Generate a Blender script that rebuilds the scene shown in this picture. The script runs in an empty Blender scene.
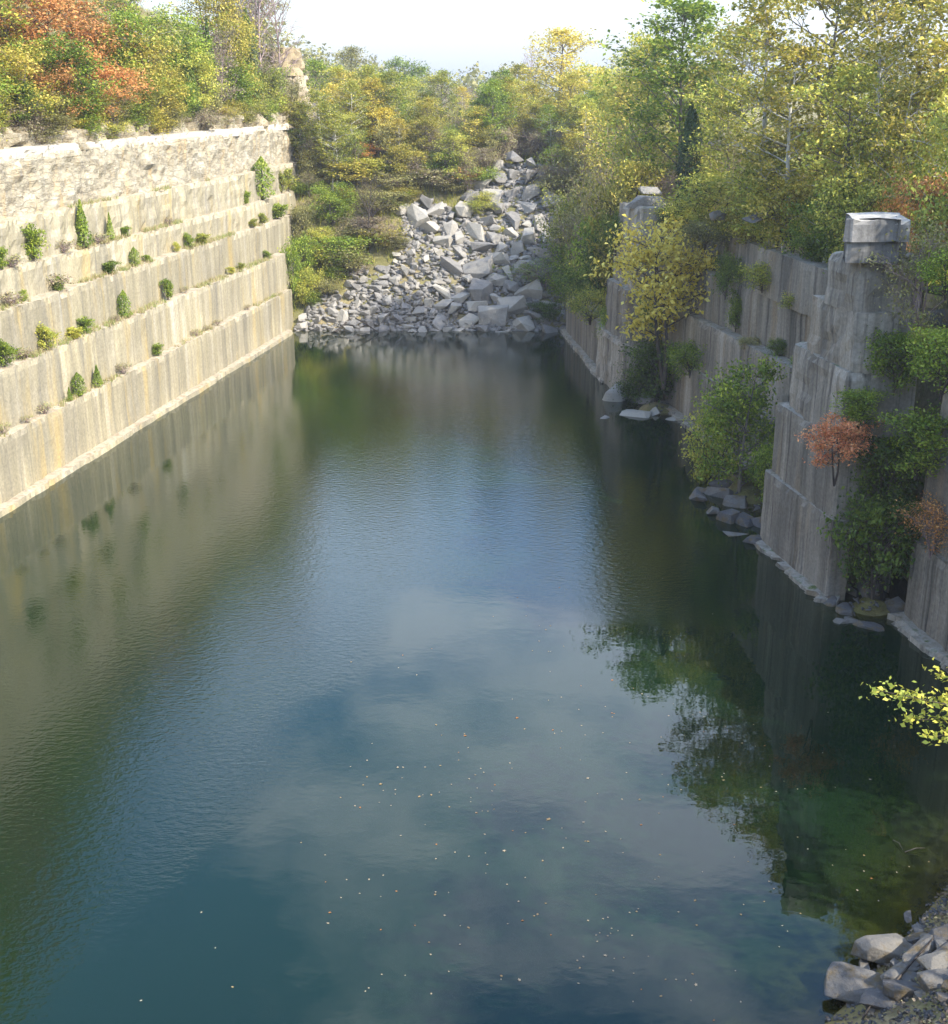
import bpy, bmesh, math, random
import numpy as np
from mathutils import Vector, Matrix, noise
R = math.radians
random.seed(7)
rng = np.random.default_rng(7)
sc = bpy.context.scene
col = sc.collection

# ------------------------------------------------------------------ camera
F, HOR, H = 1250.0, 89.0, 20.0
PITCH = math.atan((512 - HOR) / F)
cd = bpy.data.cameras.new('camera')
cam = bpy.data.objects.new('camera', cd); col.objects.link(cam)
cam.location = (0, 0, H); cam.rotation_euler = (R(90) - PITCH, 0, 0)
cd.sensor_fit = 'HORIZONTAL'; cd.sensor_width = 36; cd.lens = 36 * F / 948
cd.clip_start = .1; cd.clip_end = 6000
sc.camera = cam

def ray(px, py):
    x = (px - 474) / F; y = -(py - 512) / F
    return (x, math.cos(PITCH) + y * math.sin(PITCH), -math.sin(PITCH) + y * math.cos(PITCH))
def at(px, py, z=0.):
    r = ray(px, py); t = (z - H) / r[2]; return (r[0] * t, r[1] * t, z)
def aty(px, py, Y):
    r = ray(px, py); t = Y / r[1]; return (r[0] * t, Y, H + r[2] * t)
def proj(x, y, z):
    d = y * math.cos(PITCH) - (z - H) * math.sin(PITCH)
    u = y * math.sin(PITCH) + (z - H) * math.cos(PITCH)
    return (474 + F * x / d, 512 - F * u / d)

# ------------------------------------------------------------------ helpers
def tag(o, label=None, cat=None, group=None, kind=None):
    if label: o['label'] = label
    if cat: o['category'] = cat
    if group: o['group'] = group
    if kind: o['kind'] = kind
    return o
def link(name, me, mat=None, parent=None):
    o = bpy.data.objects.new(name, me); col.objects.link(o)
    if mat and not me.materials: me.materials.append(mat)
    if parent: o.parent = parent
    return o
def empty(name, loc=(0, 0, 0), rz=0):
    o = bpy.data.objects.new(name, None); col.objects.link(o)
    o.location = loc; o.rotation_euler = (0, 0, rz); o.empty_display_size = .3
    return o
def np_mesh(name, verts, faces, mat=None, smooth=False):
    """verts Nx3, faces MxK (same K)"""
    verts = np.asarray(verts, dtype=np.float32); faces = np.asarray(faces, dtype=np.int32)
    me = bpy.data.meshes.new(name)
    k = faces.shape[1]
    me.vertices.add(len(verts)); me.vertices.foreach_set('co', verts.ravel())
    me.loops.add(faces.size); me.loops.foreach_set('vertex_index', faces.ravel())
    me.polygons.add(len(faces))
    me.polygons.foreach_set('loop_start', np.arange(0, faces.size, k, dtype=np.int32))
    me.polygons.foreach_set('loop_total', np.full(len(faces), k, dtype=np.int32))
    if smooth: me.polygons.foreach_set('use_smooth', np.ones(len(faces), dtype=bool))
    me.update(calc_edges=True)
    if mat: me.materials.append(mat)
    return me
def n3(x, y, z=0., s=1.):
    return noise.noise(Vector((x * s, y * s, z * s)))
def sstep(t):
    t = min(1., max(0., t)); return t * t * (3 - 2 * t)

# ------------------------------------------------------------------ materials
def newmat(name):
    m = bpy.data.materials.new(name); m.use_nodes = True
    nt = m.node_tree; nt.nodes.clear()
    return m, nt
def N(nt, t, **kw):
    n = nt.nodes.new(t)
    for k, v in kw.items():
        if k in ('inp',):
            for kk, vv in v.items(): n.inputs[kk].default_value = vv
        else: setattr(n, k, v)
    return n
def ramp(nt, fac, stops, interp='LINEAR'):
    n = nt.nodes.new('ShaderNodeValToRGB'); n.color_ramp.interpolation = interp
    e = n.color_ramp.elements
    while len(e) < len(stops): e.new(.5)
    for i, (p, c) in enumerate(stops):
        e[i].position = p
        e[i].color = (c[0], c[1], c[2], 1) if hasattr(c, '__len__') else (c, c, c, 1)
    nt.links.new(fac, n.inputs[0]); return n.outputs[0]
def mix(nt, fac, a, b, mode='MIX'):
    n = nt.nodes.new('ShaderNodeMix'); n.data_type = 'RGBA'; n.blend_type = mode
    for sock, v in ((n.inputs[0], fac), (n.inputs[6], a), (n.inputs[7], b)):
        if hasattr(v, 'links'): nt.links.new(v, sock)
        elif hasattr(v, '__len__'): sock.default_value = (v[0], v[1], v[2], 1)
        else: sock.default_value = v
    return n.outputs[2]
def math_(nt, op, a, b=None, clamp=False):
    n = nt.nodes.new('ShaderNodeMath'); n.operation = op; n.use_clamp = clamp
    for i, v in enumerate((a, b)):
        if v is None: continue
        if hasattr(v, 'links'): nt.links.new(v, n.inputs[i])
        else: n.inputs[i].default_value = v
    return n.outputs[0]
def posnoise(nt, scale, scl=(1, 1, 1), detail=4, rough=.55, src=None, w=0.):
    if src is None: src = nt.nodes.new('ShaderNodeNewGeometry').outputs['Position']
    mp = N(nt, 'ShaderNodeMapping'); mp.inputs['Scale'].default_value = scl; mp.inputs['Location'].default_value = (w, w * .7, w * .3)
    nt.links.new(src, mp.inputs[0])
    n = N(nt, 'ShaderNodeTexNoise'); n.inputs['Scale'].default_value = scale
    n.inputs['Detail'].default_value = detail; n.inputs['Roughness'].default_value = rough
    nt.links.new(mp.outputs[0], n.inputs[0]); return n.outputs[0]
def finish(nt, colr, bump=None, bstr=.5, bdist=.1, rough=.9, spec=.25):
    p = N(nt, 'ShaderNodeBsdfPrincipled'); p.inputs['Roughness'].default_value = rough
    p.inputs['Specular IOR Level'].default_value = spec
    nt.links.new(colr, p.inputs['Base Color'])
    if bump is not None:
        b = N(nt, 'ShaderNodeBump'); b.inputs['Strength'].default_value = bstr; b.inputs['Distance'].default_value = bdist
        nt.links.new(bump, b.inputs['Height']); nt.links.new(b.outputs[0], p.inputs['Normal'])
    o = N(nt, 'ShaderNodeOutputMaterial'); nt.links.new(p.outputs[0], o.inputs[0]); return p

def stone_wall_mat(name, cols, dark, streak_dark=.5, stain=None, topc=None):
    m, nt = newmat(name)
    oi = N(nt, 'ShaderNodeObjectInfo'); g0 = N(nt, 'ShaderNodeNewGeometry'); va = N(nt, 'ShaderNodeVectorMath'); va.operation = 'ADD'
    nt.links.new(g0.outputs['Position'], va.inputs[0]); nt.links.new(math_(nt, 'MULTIPLY', oi.outputs['Random'], 60.), va.inputs[1]); SP = va.outputs[0]
    big = posnoise(nt, .35, (1, 1, .35), 4, .6)
    st = posnoise(nt, 1.1, (1, 1, .045), 5, .65, src=SP)            # vertical weathering streaks
    c = ramp(nt, st, [(.3, cols[0]), (.45, cols[1]), (.56, cols[2]), (.7, cols[3])])
    c = mix(nt, ramp(nt, big, [(.38, 0.), (.68, .6)]), c, dark)
    st2 = posnoise(nt, 1.9, (1, 1, .05), 5, .65, w=9, src=SP)
    c = mix(nt, ramp(nt, st2, [(.54, 0.), (.68, streak_dark)]), c, dark)
    st3 = posnoise(nt, 6.5, (1, 1, .012), 2, .5, w=17, src=SP)      # drill lines
    c = mix(nt, ramp(nt, st3, [(.6, 0.), (.68, .38)]), c, dark)
    if stain:
        sn = posnoise(nt, .7, (1, 1, .12), 4, .6, w=31, src=SP)
        c = mix(nt, ramp(nt, sn, [(.54, 0.), (.7, .65)]), c, stain)
    fine = posnoise(nt, 7, (1, 1, 1), 6, .7)
    c = mix(nt, .62, c, ramp(nt, fine, [(.3, .3), (.7, .7)]), 'OVERLAY')
    vv = math_(nt, 'ADD', math_(nt, 'MULTIPLY', oi.outputs['Random'], .34), .83); hs = N(nt, 'ShaderNodeHueSaturation'); nt.links.new(c, hs.inputs['Color']); nt.links.new(vv, hs.inputs['Value']); c = hs.outputs[0]
    # cream bloom / soil on upward faces
    g = N(nt, 'ShaderNodeNewGeometry'); s = N(nt, 'ShaderNodeSeparateXYZ'); nt.links.new(g.outputs['Normal'], s.inputs[0])
    up = ramp(nt, s.outputs[2], [(.45, 0.), (.8, 1.)])
    topn = posnoise(nt, 1.8, (1, 1, 1), 5, .7, w=4)
    tc = ramp(nt, topn, [(.35, (topc[0])), (.55, topc[1]), (.7, topc[2])])
    c = mix(nt, up, c, tc)
    h1 = posnoise(nt, 5.5, (1, 1, .06), 3, .6, w=2)
    h = math_(nt, 'ADD', math_(nt, 'MULTIPLY', h1, .25), fine)
    finish(nt, c, h, .5, .035, .92, .15)
    return m
M = {}
M['pale'] = stone_wall_mat('pale_limestone', [(.25, .225, .17), (.365, .32, .205), (.44, .385, .26), (.50, .46, .36)], (.20, .185, .15), .6, (.46, .34, .13),
                           [(.30, .24, .16), (.46, .40, .30), (.20, .20, .08)])
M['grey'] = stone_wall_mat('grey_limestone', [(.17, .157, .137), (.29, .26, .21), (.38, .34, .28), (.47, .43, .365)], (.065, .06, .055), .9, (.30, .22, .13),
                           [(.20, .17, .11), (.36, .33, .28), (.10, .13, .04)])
M['cap_rock'] = stone_wall_mat('lichened_limestone', [(.17, .165, .16), (.23, .222, .21), (.29, .28, .265), (.46, .44, .40)], (.08, .078, .075), .8, None, [(.34, .32, .28), (.48, .46, .42), (.24, .25, .16)])
def rock_mat(name, a, b, c_, moss=0., lichen=(.48, .46, .41)):
    m, nt = newmat(name)
    oi = N(nt, 'ShaderNodeObjectInfo')
    tcn = N(nt, 'ShaderNodeTexCoord')
    n1 = posnoise(nt, 1.6, (1, 1, 1), 6, .65)
    n2 = posnoise(nt, 9, (1, 1, 1), 5, .7)
    f = math_(nt, 'ADD', math_(nt, 'MULTIPLY', oi.outputs['Random'], .55), math_(nt, 'MULTIPLY', n1, .6))
    c = ramp(nt, f, [(.2, a), (.5, b), (.85, c_)])
    c = mix(nt, ramp(nt, n2, [(.55, 0.), (.75, .5)]), c, lichen)
    c = mix(nt, ramp(nt, n2, [(.25, .6), (.42, 0.)]), c, (a[0] * .5, a[1] * .5, a[2] * .5))
    if moss:
        n3_ = posnoise(nt, 2.2, (1, 1, 1), 4, .6, w=5)
        c = mix(nt, ramp(nt, n3_, [(.5, 0.), (.65, moss)]), c, (.17, .12, .05))
    finish(nt, c, math_(nt, 'ADD', n2, math_(nt, 'MULTIPLY', n1, 2.)), .6, .08, .9, .2)
    return m
M['rubble'] = rock_mat('rubble_limestone', (.17, .163, .155), (.29, .275, .25), (.44, .41, .35))
M['shadedrock'] = rock_mat('shade_darkened_rock', (.085, .085, .09), (.145, .14, .135), (.22, .205, .18), .75, (.30, .29, .28))  # limestone with shade painted in as a darker, bluish base; brown moss on top
M['crag'] = rock_mat('weathered_crag', (.22, .17, .10), (.38, .30, .18), (.48, .41, .30))

# rough upper cliff: cream, grey and tan broken beds
def rough_mat(nm='broken_pale_limestone', dirt=0.):
    m, nt = newmat(nm)
    n1 = posnoise(nt, .9, (1, 1, 1.8), 6, .7); n2 = posnoise(nt, 4.5, (1, 1, 1.6), 5, .7)
    c = ramp(nt, n1, [(.3, (.25, .22, .17)), (.45, (.38, .33, .23)), (.58, (.47, .42, .31)), (.75, (.55, .51, .42))])
    c = mix(nt, ramp(nt, n2, [(.5, 0.), (.68, .55)]), c, (.36, .34, .31))
    st = posnoise(nt, 1.0, (1, 1, .15), 4, .6, w=3)
    c = mix(nt, ramp(nt, st, [(.55, 0.), (.7, .6)]), c, (.60, .42, .20))
    g = N(nt, 'ShaderNodeNewGeometry'); s = N(nt, 'ShaderNodeSeparateXYZ'); nt.links.new(g.outputs['Normal'], s.inputs[0])
    c = mix(nt, ramp(nt, s.outputs[2], [(.5, 0.), (.85, .5)]), c, (.52, .46, .36))
    bed = posnoise(nt, 1.0, (.5, .5, 2.4), 4, .65, w=12)      # open bedding planes
    crack = ramp(nt, bed, [(.47, 1.), (.5, 0.), (.53, 1.)])
    c = mix(nt, math_(nt, 'MULTIPLY', math_(nt, 'SUBTRACT', 1., crack), .3), c, (.20, .17, .13))
    if dirt: c = mix(nt, ramp(nt, posnoise(nt, 1.3, (1, 1, .8), 5, .7, w=40), [(.36, dirt), (.58, 0.)]), c, (.25, .20, .12))
    h = math_(nt, 'ADD', math_(nt, 'MULTIPLY', crack, .5), math_(nt, 'ADD', n1, n2))
    finish(nt, c, h, .8, .12, .93, .15); return m
M['rough'] = rough_mat()
M['white'] = stone_wall_mat('white_limestone', [(.44, .40, .32), (.53, .49, .41), (.60, .56, .48), (.64, .61, .54)], (.36, .32, .26), .35, None, [(.40, .34, .24), (.58, .54, .46), (.30, .29, .14)])
M['cap'] = rough_mat('loose_soil_and_stone', .95)

def ground_mat():
    m, nt = newmat('ground_soil_grass')
    n1 = posnoise(nt, .25, (1, 1, 1), 6, .65); n2 = posnoise(nt, 3, (1, 1, 1), 6, .75)
    c = ramp(nt, n1, [(.3, (.16, .17, .055)), (.45, (.24, .22, .09)), (.58, (.34, .28, .15)), (.7, (.42, .34, .20))])
    c = mix(nt, ramp(nt, n2, [(.45, 0.), (.7, .8)]), c, (.12, .10, .06))
    g = N(nt, 'ShaderNodeNewGeometry'); s = N(nt, 'ShaderNodeSeparateXYZ'); nt.links.new(g.outputs['Position'], s.inputs[0])
    c = mix(nt, ramp(nt, math_(nt, 'MULTIPLY', math_(nt, 'ADD', s.outputs[2], 1.), .25), [(.0, 1.), (.4, 0.)]), c, (.20, .15, .035))
    finish(nt, c, n2, .8, .2, .95, .1); return m
M['ground'] = ground_mat()

def leaf_mat(name, cs, trans=.3, tw=.55):
    m, nt = newmat(name)
    g = N(nt, 'ShaderNodeNewGeometry'); oi = N(nt, 'ShaderNodeObjectInfo')
    cl = posnoise(nt, .55, (1, 1, 1), 2, .5)
    f = math_(nt, 'ADD', math_(nt, 'MULTIPLY', g.outputs['Random Per Island'], .68),
              math_(nt, 'ADD', math_(nt, 'MULTIPLY', oi.outputs['Random'], .16), math_(nt, 'MULTIPLY', math_(nt, 'SUBTRACT', cl, .40), .95)))
    k = len(cs)
    cs = [tuple(min(.8, v * 1.3) for v in x) for x in cs]
    c = ramp(nt, f, [(.12 + .76 * i / (k - 1), x) for i, x in enumerate(cs)])
    hsv = N(nt, 'ShaderNodeHueSaturation'); nt.links.new(c, hsv.inputs['Color'])
    v = math_(nt, 'ADD', math_(nt, 'MULTIPLY', oi.outputs['Random'], .35), .82); nt.links.new(v, hsv.inputs['Value'])
    d = N(nt, 'ShaderNodeBsdfPrincipled'); d.inputs['Roughness'].default_value = .55; d.inputs['Specular IOR Level'].default_value = .3
    nt.links.new(hsv.outputs[0], d.inputs['Base Color'])
    t = N(nt, 'ShaderNodeBsdfTranslucent'); nt.links.new(hsv.outputs[0], t.inputs[0])
    x = N(nt, 'ShaderNodeMixShader'); x.inputs[0].default_value = trans
    nt.links.new(d.outputs[0], x.inputs[1]); nt.links.new(t.outputs[0], x.inputs[2])
    o = N(nt, 'ShaderNodeOutputMaterial'); nt.links.new(x.outputs[0], o.inputs[0]); return m
L = {
 'green': leaf_mat('leaves_green', [(.06, .10, .012), (.12, .19, .018), (.21, .28, .03), (.34, .38, .05)]),
 'darkgreen': leaf_mat('leaves_dark_green', [(.03, .055, .01), (.055, .095, .014), (.10, .15, .02), (.18, .23, .035)]),
 'cedar': leaf_mat('needles_cedar', [(.03, .05, .01), (.06, .095, .014), (.11, .155, .02), (.17, .21, .03)], .12),
 'cedardark': leaf_mat('needles_dark_cedar', [(.012, .03, .008), (.022, .05, .01), (.04, .075, .014), (.06, .10, .018)], .08),
 'yelgreen': leaf_mat('leaves_yellow_green', [(.13, .17, .03), (.24, .28, .045), (.38, .37, .06), (.52, .46, .08)]),
 'yellow': leaf_mat('leaves_yellow', [(.26, .22, .035), (.48, .38, .05), (.62, .50, .08), (.66, .55, .15)]),
 'gold': leaf_mat('leaves_golden_brown', [(.13, .15, .02), (.26, .25, .035), (.40, .34, .05), (.52, .41, .10)]),
 'orange': leaf_mat('leaves_orange', [(.12, .13, .03), (.36, .17, .05), (.55, .25, .08), (.60, .34, .12)]),
 'red': leaf_mat('leaves_red', [(.26, .18, .06), (.55, .19, .08), (.66, .26, .12), (.66, .36, .16)]),
 'olive': leaf_mat('leaves_olive_grey', [(.13, .13, .045), (.20, .20, .065), (.29, .27, .10), (.38, .34, .12)]),
 'brush': leaf_mat('leaves_brown_brush', [(.14, .11, .08), (.22, .17, .12), (.30, .24, .17), (.34, .33, .14)]),
 'dry': leaf_mat('dry_grass', [(.26, .20, .11), (.33, .27, .15), (.28, .27, .11), (.17, .22, .06)], .2),
}
def bark(name, a, b):
    m, nt = newmat(name)
    n = posnoise(nt, 5, (1, 1, .3), 4, .6)
    finish(nt, ramp(nt, n, [(.35, a), (.65, b)]), n, .4, .03, .9, .15); return m
M['bark'] = bark('bark_grey', (.10, .085, .07), (.24, .21, .18))
M['barkdark'] = bark('bark_dark', (.05, .04, .035), (.12, .10, .08))
M['barkwhite'] = bark('bark_white', (.30, .28, .24), (.68, .66, .60))
M['barkpink'] = bark('bark_bare', (.24, .17, .16), (.38, .30, .29))

# ------------------------------------------------------------------ terrain
def Lx(y): return -23.4 + .157 * (y - 58.3) if y < 107.4 else -15.7 - .065 * (y - 107.4)
RP = [(17, 21), (31, 19.3), (42, 17.6), (46, 17.2), (55, 17.4), (61, 16.6), (77, 13.6), (83, 12.3), (83.5, 11.0), (91, 9.6), (107.4, 7.9), (118, 8.5), (135, 12)]
def Rx(y):
    if y <= RP[0][0]: return RP[0][1]
    for (a, b), (c, d) in zip(RP, RP[1:]):
        if y <= c: return b + (d - b) * (y - a) / (c - a)
    return RP[-1][1]
def gz(x, y):
    rough = .5 * n3(x, y, 0, .15) + .22 * n3(x, y, 3, .5) + .09 * n3(x, y, 5, 1.3)
    # far plateau
    plateau = 14.6 + min(2., max(0., (y - 150) * .01)) + 1.2 * n3(x, y, 1, .03) * min(1, max(0, (abs(x) + y - 120) / 60))
    lx, rx = Lx(min(y, 128)), Rx(y)
    dl = (lx - 5.5 + 3.6 * sstep((y - 108) / 20)) - x
    hill = 17.9 + min(15, max(0., dl - 1.0) * .62) * (1 - .25 * sstep((y - 90) / 40)) + max(0., dl - 25) * .05
    hill += 3.6 * sstep((y - 106) / 14) * sstep((dl + .6) / 2.2)
    hill = min(hill, 33)
    dr = x - (rx + 1.4)
    # right rim
    if y < 84:
        rz = 11.55 + 3.3 * sstep((dr - 1.6) / 11) + 1.2 * sstep((58 - y) / 10)
        if y < 45: rz = 12.5 + 2 * sstep((dr - 2) / 10)
    else:
        rz2 = min(13.5, 3.25 + max(0, dr) * .85)
        rz = 11.5 + (rz2 - 11.5) * sstep((y - 88.5) / 5)
    # pit floor and shoals
    floor = -4.
    for cx, cy, sx, sy, hh in ((14.2, 63.5, 2.9, 6.5, 4.9), (12.0, 80.2, 3.3, 3.0, 4.6), (16.2, 46.8, 2.6, 1.9, 4.7), (10.5, 98, 2.2, 12, 3.6), (14.5, 51.5, 1.6, 5, 3.6)):
        floor = max(floor, -4 + hh * math.exp(-((x - cx) / sx) ** 2 - ((y - cy) / sy) ** 2 * .8))
    tal = (y - 108.9) * .78
    tal = min(tal, 13.0 + (y - 125.5) * .07)
    tal = max(-4., tal)
    pit = max(floor, tal)
    z1 = (16.6 - y) * 1.1
    d2 = (x - 9.3) * .746 - (y - 24.6) * .666
    bank = max(-4., min(18.2, z1), min(14.5, d2 * .72))
    pit = max(pit, bank)
    if y > 126:
        t = sstep((y - 127) / 24)
        base = tal + (plateau - tal) * t
        hl = base + (hill - base) * sstep((dl + 2) / 9) * max(.35, 1 - (y - 126) / 260)
        z = hl if dl > -1 else base
        if dr > 0: z = max(z, min(rz, 13.5) * (1 - t) + plateau * t)
        return z + rough
    if dl > -.6 and y > 14: return hill + rough * (.3 + .7 * min(1, dl / 3))
    if dr > 0 and y > 33: return rz + rough * (.2 + .8 * min(1, dr / 3))
    if y <= 33 and dr > 0: return max(-4., min(rz + 1, max(bank, rz * sstep((y - 29) / 4)))) + rough * .4
    if pit > 16: return pit
    return pit + rough * (.25 if pit < 0 else .5)
def axis(segs):
    out = []
    for a, b, s in segs:
        k = int(round((b - a) / s)); out += [a + (b - a) * i / k for i in range(k)]
    out.append(segs[-1][1]); return out
XS = axis([(-1600, -400, 120), (-400, -100, 15), (-100, -40, 2.5), (-40, 40, .8), (40, 100, 2.5), (100, 400, 15), (400, 1600, 120)])
YS = axis([(-300, -40, 20), (-40, 12, 2.5), (12, 150, .8), (150, 220, 3), (220, 500, 14), (500, 2600, 150)])
gv = [(x, y, gz(x, y)) for y in YS for x in XS]
nx = len(XS)
gf = [(j * nx + i, j * nx + i + 1, (j + 1) * nx + i + 1, (j + 1) * nx + i) for j in range(len(YS) - 1) for i in range(nx - 1)]
tag(link('ground', np_mesh('ground', gv, gf, M['ground'], True)), kind='structure')

# ------------------------------------------------------------------ water
def water_mat():
    m, nt = newmat('quarry_water')
    g = N(nt, 'ShaderNodeNewGeometry'); s = N(nt, 'ShaderNodeSeparateXYZ'); nt.links.new(g.outputs['Position'], s.inputs[0])
    # breeze-rippled zone lies beyond a diagonal front, calm water nearer
    px, py = s.outputs[0], s.outputs[1]
    wob = posnoise(nt, .12, (1, 1, 1), 3, .5)
    a0 = at(130, 960); a1 = at(340, 715)
    dx, dy = a1[0] - a0[0], a1[1] - a0[1]; ln = math.hypot(dx, dy); nxn, nyn = -dy / ln, dx / ln
    d = math_(nt, 'ADD', math_(nt, 'MULTIPLY', px, nxn), math_(nt, 'MULTIPLY', py, nyn))
    d = math_(nt, 'SUBTRACT', d, a0[0] * nxn + a0[1] * nyn)
    d2 = math_(nt, 'SUBTRACT', py, at(500, 600)[1] - 2)
    dm = math_(nt, 'MAXIMUM', d, math_(nt, 'MULTIPLY', d2, .35))
    dm = math_(nt, 'ADD', dm, math_(nt, 'MULTIPLY', math_(nt, 'SUBTRACT', wob, .5), 5.))
    mask = ramp(nt, math_(nt, 'MULTIPLY', dm, .3, True), [(0., 0.), (.5, 1.)])
    # sheltered under the right wall and at the far end
    shel = math_(nt, 'SUBTRACT', 17.5, math_(nt, 'MULTIPLY', math_(nt, 'SUBTRACT', py, 20.), .115))
    shel = math_(nt, 'MULTIPLY', math_(nt, 'SUBTRACT', shel, px), .16, True)
    mask = math_(nt, 'MULTIPLY', mask, shel)
    lee = math_(nt, 'SUBTRACT', px, math_(nt, 'SUBTRACT', math_(nt, 'MULTIPLY', py, .157), 31.0))     # lee of the left wall
    mask = math_(nt, 'MULTIPLY', mask, ramp(nt, math_(nt, 'MULTIPLY', lee, .05, True), [(.1, .12), (.75, 1.)]))
    mask = math_(nt, 'MULTIPLY', mask, ramp(nt, math_(nt, 'MULTIPLY', math_(nt, 'SUBTRACT', 107., py), .05, True), [(0., .2), (.9, 1.)]))
    w1 = posnoise(nt, 3.2, (1.0, 1.6, 1), 3, .6); w2 = posnoise(nt, .9, (1, 1.4, 1), 2, .5, w=3)
    w3 = posnoise(nt, 1.6, (1, 1.5, 1), 2, .5, w=8)
    hh = math_(nt, 'ADD', math_(nt, 'MULTIPLY', w1, math_(nt, 'ADD', math_(nt, 'MULTIPLY', mask, .014), .0004)),
               math_(nt, 'ADD', math_(nt, 'MULTIPLY', w2, .0022), math_(nt, 'MULTIPLY', w3, .0014)))
    b = N(nt, 'ShaderNodeBump'); b.inputs['Strength'].default_value = 1.; b.inputs['Distance'].default_value = 1.
    nt.links.new(hh, b.inputs['Height'])
    big = posnoise(nt, .05, (1, 1, 1), 3, .5)
    body = ramp(nt, big, [(.35, (.004, .016, .0075)), (.65, (.006, .022, .007))])
    at_ = N(nt, 'ShaderNodeAttribute'); at_.attribute_name = 'shallow'
    mud = mix(nt, at_.outputs['Fac'], body, (.06, .065, .010))
    diff = N(nt, 'ShaderNodeBsdfDiffuse'); nt.links.new(mud, diff.inputs[0])
    tr = N(nt, 'ShaderNodeBsdfTransparent'); tr.inputs[0].default_value = (.62, .62, .30, 1)
    mx = N(nt, 'ShaderNodeMixShader'); nt.links.new(math_(nt, 'POWER', at_.outputs['Fac'], 1.3), mx.inputs[0])
    nt.links.new(diff.outputs[0], mx.inputs[1]); nt.links.new(tr.outputs[0], mx.inputs[2])
    gl = N(nt, 'ShaderNodeBsdfGlossy'); gl.inputs['Roughness'].default_value = .006; nt.links.new(b.outputs[0], gl.inputs['Normal'])
    fr = N(nt, 'ShaderNodeFresnel'); fr.inputs[0].default_value = 1.45; nt.links.new(b.outputs[0], fr.inputs['Normal'])
    fx = math_(nt, 'MULTIPLY', fr.outputs[0], 1.55, True)
    m2 = N(nt, 'ShaderNodeMixShader'); nt.links.new(fx, m2.inputs[0])
    nt.links.new(mx.outputs[0], m2.inputs[1]); nt.links.new(gl.outputs[0], m2.inputs[2])
    o = N(nt, 'ShaderNodeOutputMaterial'); nt.links.new(m2.outputs[0], o.inputs[0]); return m
M['water'] = water_mat()
wx = axis([(-30, 24, .6)]); wy = axis([(8, 114, .6)])
wv = [(x, y, 0.) for y in wy for x in wx]; nw = len(wx)
wf = [(j * nw + i, j * nw + i + 1, (j + 1) * nw + i + 1, (j + 1) * nw + i) for j in range(len(wy) - 1) for i in range(nw - 1)]
wm = np_mesh('water', wv, wf, M['water'], True)
al = wm.attributes.new('shallow', 'FLOAT', 'POINT')
al.data.foreach_set('value', np.array([math.exp(min(0., gz(x, y)) * 1.15) for x, y, _ in wv], dtype=np.float32))
tag(link('water', wm), kind='structure')

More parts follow.
